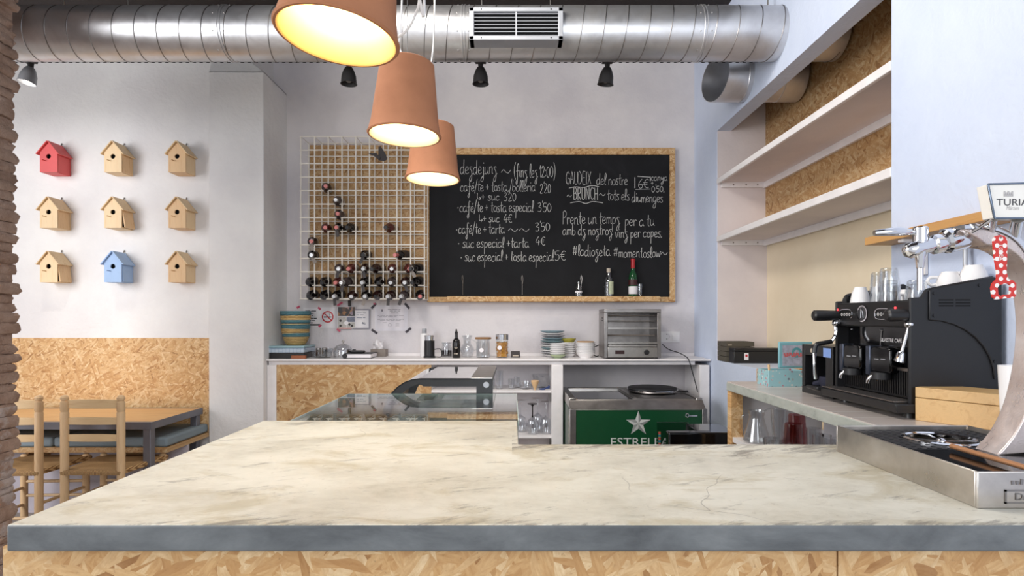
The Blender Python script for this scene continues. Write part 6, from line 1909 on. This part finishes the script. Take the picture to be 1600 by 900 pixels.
# embossed lettering on the front
c = Vector((.899,TY0-.0008,CT+.033))
m = MB(); rr = random.Random(4)
for i in range(9): m.obox((c.x-.03+i*.0078, TY0-.0008, c.z+.013+rr.uniform(-.001,.001)), (.0045,.0012,rr.uniform(.006,.010)), (0,R(rr.uniform(-14,14)),0))
m.build('worn_embossing', M_steel2, root)
text_part('DAMM', 'embossed_lettering', M_steel2, root, face_front(c+Vector((.006,0,-.012))), .062, .012, .0008)
m = MB(); a, b = c.x-.044, c.x+.056
for p, q in (((a,c.z-.024),(a+.003,c.z)),((b-.003,c.z-.024),(b,c.z)),((a,c.z-.024),(b,c.z-.021)),((a,c.z-.003),(b,c.z))): m.box((p[0],TY0-.0015,p[1]),(q[0],TY0,q[1]))
m.build('embossed_frame', M_steel2, root)

# ------------------------------------------------------------------ beer tower with tap and sign
TYc = 1.20
root = thing('beer_tower', 'curved metal beer tap tower rising from the drip tray', 'beer tap', (.98,TYc,TZ))
M_frost = NT('frosted_condensation')
v = M_frost.coords()
vo = M_frost.n('ShaderNodeTexVoronoi'); vo.inputs['Scale'].default_value = 190; M_frost.l(v, vo.inputs[0])
nz = M_frost.noise(M_frost.coords(scale=(1,1,.25)), 40, 5, .7)
f = M_frost.noise(v, 12, 5)
M_frost.set(M_frost.ramp(f, [(.3, srgb(186,168,160)), (.6, srgb(214,202,198)), (.8, srgb(228,222,222))]), M_frost.ramp(nz, [(.35,(.22,)*3),(.7,(.5,)*3)]), .55)
M_frost.bump(M_frost.math('ADD', M_frost.math('MULTIPLY', M_frost.math('SUBTRACT', .5, vo.outputs[0], True), 1.0), nz), .16, .002); M_frost = M_frost.m
leftc = [(1522,701),(1545,674),(1563,640),(1575,600),(1583,555),(1586,510),(1583,470),(1574,438),(1561,413),(1542,396),(1522,389),(1506,388)]
rightc = [(1505,358),(1530,357),(1560,362),(1588,378),(1609,408),(1625,450),(1634,500),(1640,560),(1650,620),(1690,701)]
TF = TYc-.035
pts = [P(a,b,TF+.06) for a,b in leftc]+[P(a,b,TF) for a,b in rightc]
zlow = TZ-.014
poly = [(p.x,max(p.z,zlow)) for p in pts]
poly = smooth_path([Vector((a,0,b)) for a,b in [(p.x,p.z) for p in pts[:12]]], 3), smooth_path([Vector((p.x,0,p.z)) for p in pts[12:]], 3)
poly = [(p.x,max(p.z,zlow)) for p in poly[0]+poly[1]]
MB().prism(poly, 'y', TF, TF+.06).build('tower_body', M_frost, root, bevel=.010, seg=3)
rc_ = smooth_path([Vector((P(a,b,TF).x,0,P(a,b,TF).z)) for a,b in rightc], 3)
outer = []
for i, p in enumerate(rc_):
    tg = (rc_[min(i+1,len(rc_)-1)]-rc_[max(i-1,0)]).normalized(); outer.append(p+Vector((-tg.z,0,tg.x))*.009)
m = MB(); n = len(rc_)
vs_ = []
for p, q in zip(rc_, outer):
    for y in (TF-.004,TF+.064): vs_ += [(p.x,y,p.z),(q.x,y,q.z)]
fs = []
for i in range(n-1):
    a, b = 4*i, 4*i+4
    fs += [(a+1,b+1,b+3,a+3),(a,a+1,b+1,b),(a+2,b+2,b+3,a+3),(a,b,b+2,a+2)]
fs += [(0,2,3,1),(4*n-4,4*n-3,4*n-1,4*n-2)]
m.add(vs_, fs); m.build('chrome_band', M_chrome, root)
# tap: barrel, collars, spout, handle
def A(px, py, y=TYc): return P(px, py, TF+.0)+Vector((0,y-TF,0))
u = TF/F
tap = MB().tube([A(1512,371),A(1500,374),A(1498,375),A(1490,376),A(1489,377),A(1478,379),A(1476,379),A(1455,384),A(1440,388),A(1434,389),A(1430,390)],
                [q*u for q in (15,15,13,13,15.5,15.5,11.5,11.5,13,10,3)], 28).build('tap_barrel', M_chrome, root)
MB().tube([A(1526,367),A(1521,368.5),A(1507,371.5),A(1498,374),A(1494,375)], [18.5*u,19.5*u,19.5*u,19.5*u,16*u], 28).build('neck_collar', M_chrome, root)
MB().tube([A(1458,384),A(1458,374),A(1457.5,373),A(1457.5,352),A(1457.5,350)], [9*u,9*u,11*u,11*u,9*u], 24).build('tap_head', M_chrome, tap)
MB().tube([A(1447,359),A(1444,359),A(1424,357.5),A(1420,357.3),A(1386,360),A(1383,360.2)], [3.5*u,5*u,7.6*u,7.6*u,5*u,4.2*u], 20).build('tap_handle', M_chrome, tap)
MB().tube([A(1457,390),A(1457,396),A(1457,399),A(1457,416),A(1457,417),A(1457,452)], [9*u,8.5*u,7.5*u,5.6*u,4.6*u,4.6*u], 20).build('spout', M_chrome, tap)

# sign
M_cream2 = plain('cream_sign_face', srgb(240,236,228), .3, var=.02)
M_signedge = plain('blue_grey_chrome_edge', srgb(120,132,148), .15, .85)
SYf = 1.125
def Sg(px, py): return P(px,py,SYf)
root = thing('tap_sign', 'cream beer sign box with dark lettering above the beer tower', 'sign', (Sg(1620,345).x,SYf+.02,Sg(1620,345).z))
qd = [Sg(1543,288),Sg(1553,341),Sg(1690,341),Sg(1700,284)]
MB().prism([(p.x,p.z) for p in qd], 'y', SYf, SYf+.028).build('sign_box', M_cream2, root, bevel=.002)
m = MB()
qq = qd+[qd[0]]
for a, b in zip(qq[:-1], qq[1:]): m.bar(a+Vector((0,-.001,0)), b+Vector((0,-.001,0)), .0036, .0036)
m.build('metal_edge', M_signedge, root, bevel=.001)
c = Sg(1585,316)+Vector((0,-.0006,0))
M_letter = plain('dark_grey_letters', srgb(52,50,56), .5); M_faint = plain('faint_grey_print', srgb(186,182,180), .5)
text_part('TURIA', 'brand_lettering', M_letter, root, face_front(Sg(1582,316)), 50*SYf/F, 10.5*SYf/F)
text_part('Märzen', 'small_lettering', M_faint, root, face_front(Sg(1582,325)), 20*SYf/F, 6*SYf/F, shear=.3)
m = MB(); cc = Sg(1575.5,302)
for i, h in enumerate((5,3.4,5.4,3.4,5)):
    x = cc.x+(i-2)*3*SYf/F; m.box((x-.0016,SYf-.0008,cc.z-3*SYf/F),(x+.0016,SYf-.0003,cc.z+(h-2)*SYf/F))
m.box((cc.x-.009,SYf-.0008,cc.z-5*SYf/F),(cc.x+.009,SYf-.0003,cc.z-2.5*SYf/F)); m.build('faint_crest', M_faint, root)
m = MB().cyl(Sg(1562,341)+Vector((0,.014,0)), P(1562,368,TF)+Vector((0,.02,0)), .006, n=12); m.tube([Sg(1556,341)+Vector((0,.01,0)),Sg(1550,352)+Vector((0,.03,0)),Sg(1541,362)+Vector((0,.05,0))], .003, 8)
m.cyl(Sg(1600,341)+Vector((0,.014,0)), P(1600,385,TF)+Vector((0,.03,0)), .01, n=14)
m.build('sign_stem', M_chrome, root)

# bottle opener
OY = 1.128
M_dots = NT('red_polka_dots')
v = M_dots.coords(plane='xz', rot=(0,0,0))
s_ = .0150
tcx = M_dots.n('ShaderNodeSeparateXYZ'); M_dots.l(v, tcx.inputs[0])
rowi = M_dots.math('FLOOR', M_dots.math('DIVIDE', tcx.outputs[1], s_*.87))
offx = M_dots.math('MULTIPLY', M_dots.math('MODULO', M_dots.math('ADD', rowi, 100), 2), s_*.5)
fx = M_dots.math('SUBTRACT', M_dots.math('FRACT', M_dots.math('ADD', M_dots.math('DIVIDE', M_dots.math('ADD', tcx.outputs[0], offx), s_), 50)), .5)
fz = M_dots.math('MULTIPLY', M_dots.math('SUBTRACT', M_dots.math('FRACT', M_dots.math('ADD', M_dots.math('DIVIDE', tcx.outputs[1], s_*.87), 50)), .5), .87)
dist = M_dots.math('SQRT', M_dots.math('ADD', M_dots.math('MULTIPLY', fx, fx), M_dots.math('MULTIPLY', fz, fz)))
sepo = M_dots.math('LESS_THAN', dist, .29)
M_dots.set(M_dots.mix(sepo, srgb(206,52,44), srgb(244,236,230)), .35); M_dots = M_dots.m
def O(px, py): 
    p = P(px,py,OY); return (p.x,p.z)
root = thing('bottle_opener', 'red bottle opener with white polka dots hanging on the beer tower', 'bottle opener', P(1564,368,OY))
outl = [O(1552,374),O(1556,369),O(1563,367),O(1570,369),O(1574,375),O(1574,400),O(1573,425),O(1576,436),O(1583,438),O(1588,443),O(1588,460),O(1585,465),O(1573,466),
        O(1571,461),O(1578,459),O(1579,446),O(1575,443),O(1562,445),O(1559,449),O(1560,460),O(1564,463),O(1569,460),O(1571,461),O(1573,466),O(1556,468),O(1551,464),O(1549,450),O(1551,443),O(1558,436),O(1558,424),O(1554,400)]
MB().prism(outl, 'y', OY, OY+.0035).build('opener_plate', M_dots, root)
Mt = face_front(P(1563.5,395,OY)) @ Matrix.Rotation(R(-85),4,'Z')
text_part('LOLEA', 'lettering', M_cream2, root, Mt, 24*OY/F, 6.5*OY/F, .0006)
m = MB().tube([P(1563,372,OY)+Vector((0,-.002,0)),P(1565,368,OY)+Vector((0,.004,0)),P(1568,364,OY)+Vector((0,.012,0))], .0016, 6); m.build('hook', M_chrome, root)

# pale paper cup stack behind the tower
x, y = 1.36, 1.58
o = tumbler('paper_cup', 'tall white cup standing half hidden behind the beer tower', X(1583,1.6), 1.6, CT, .026, .034, .20, M_white_c, None, 'cup')
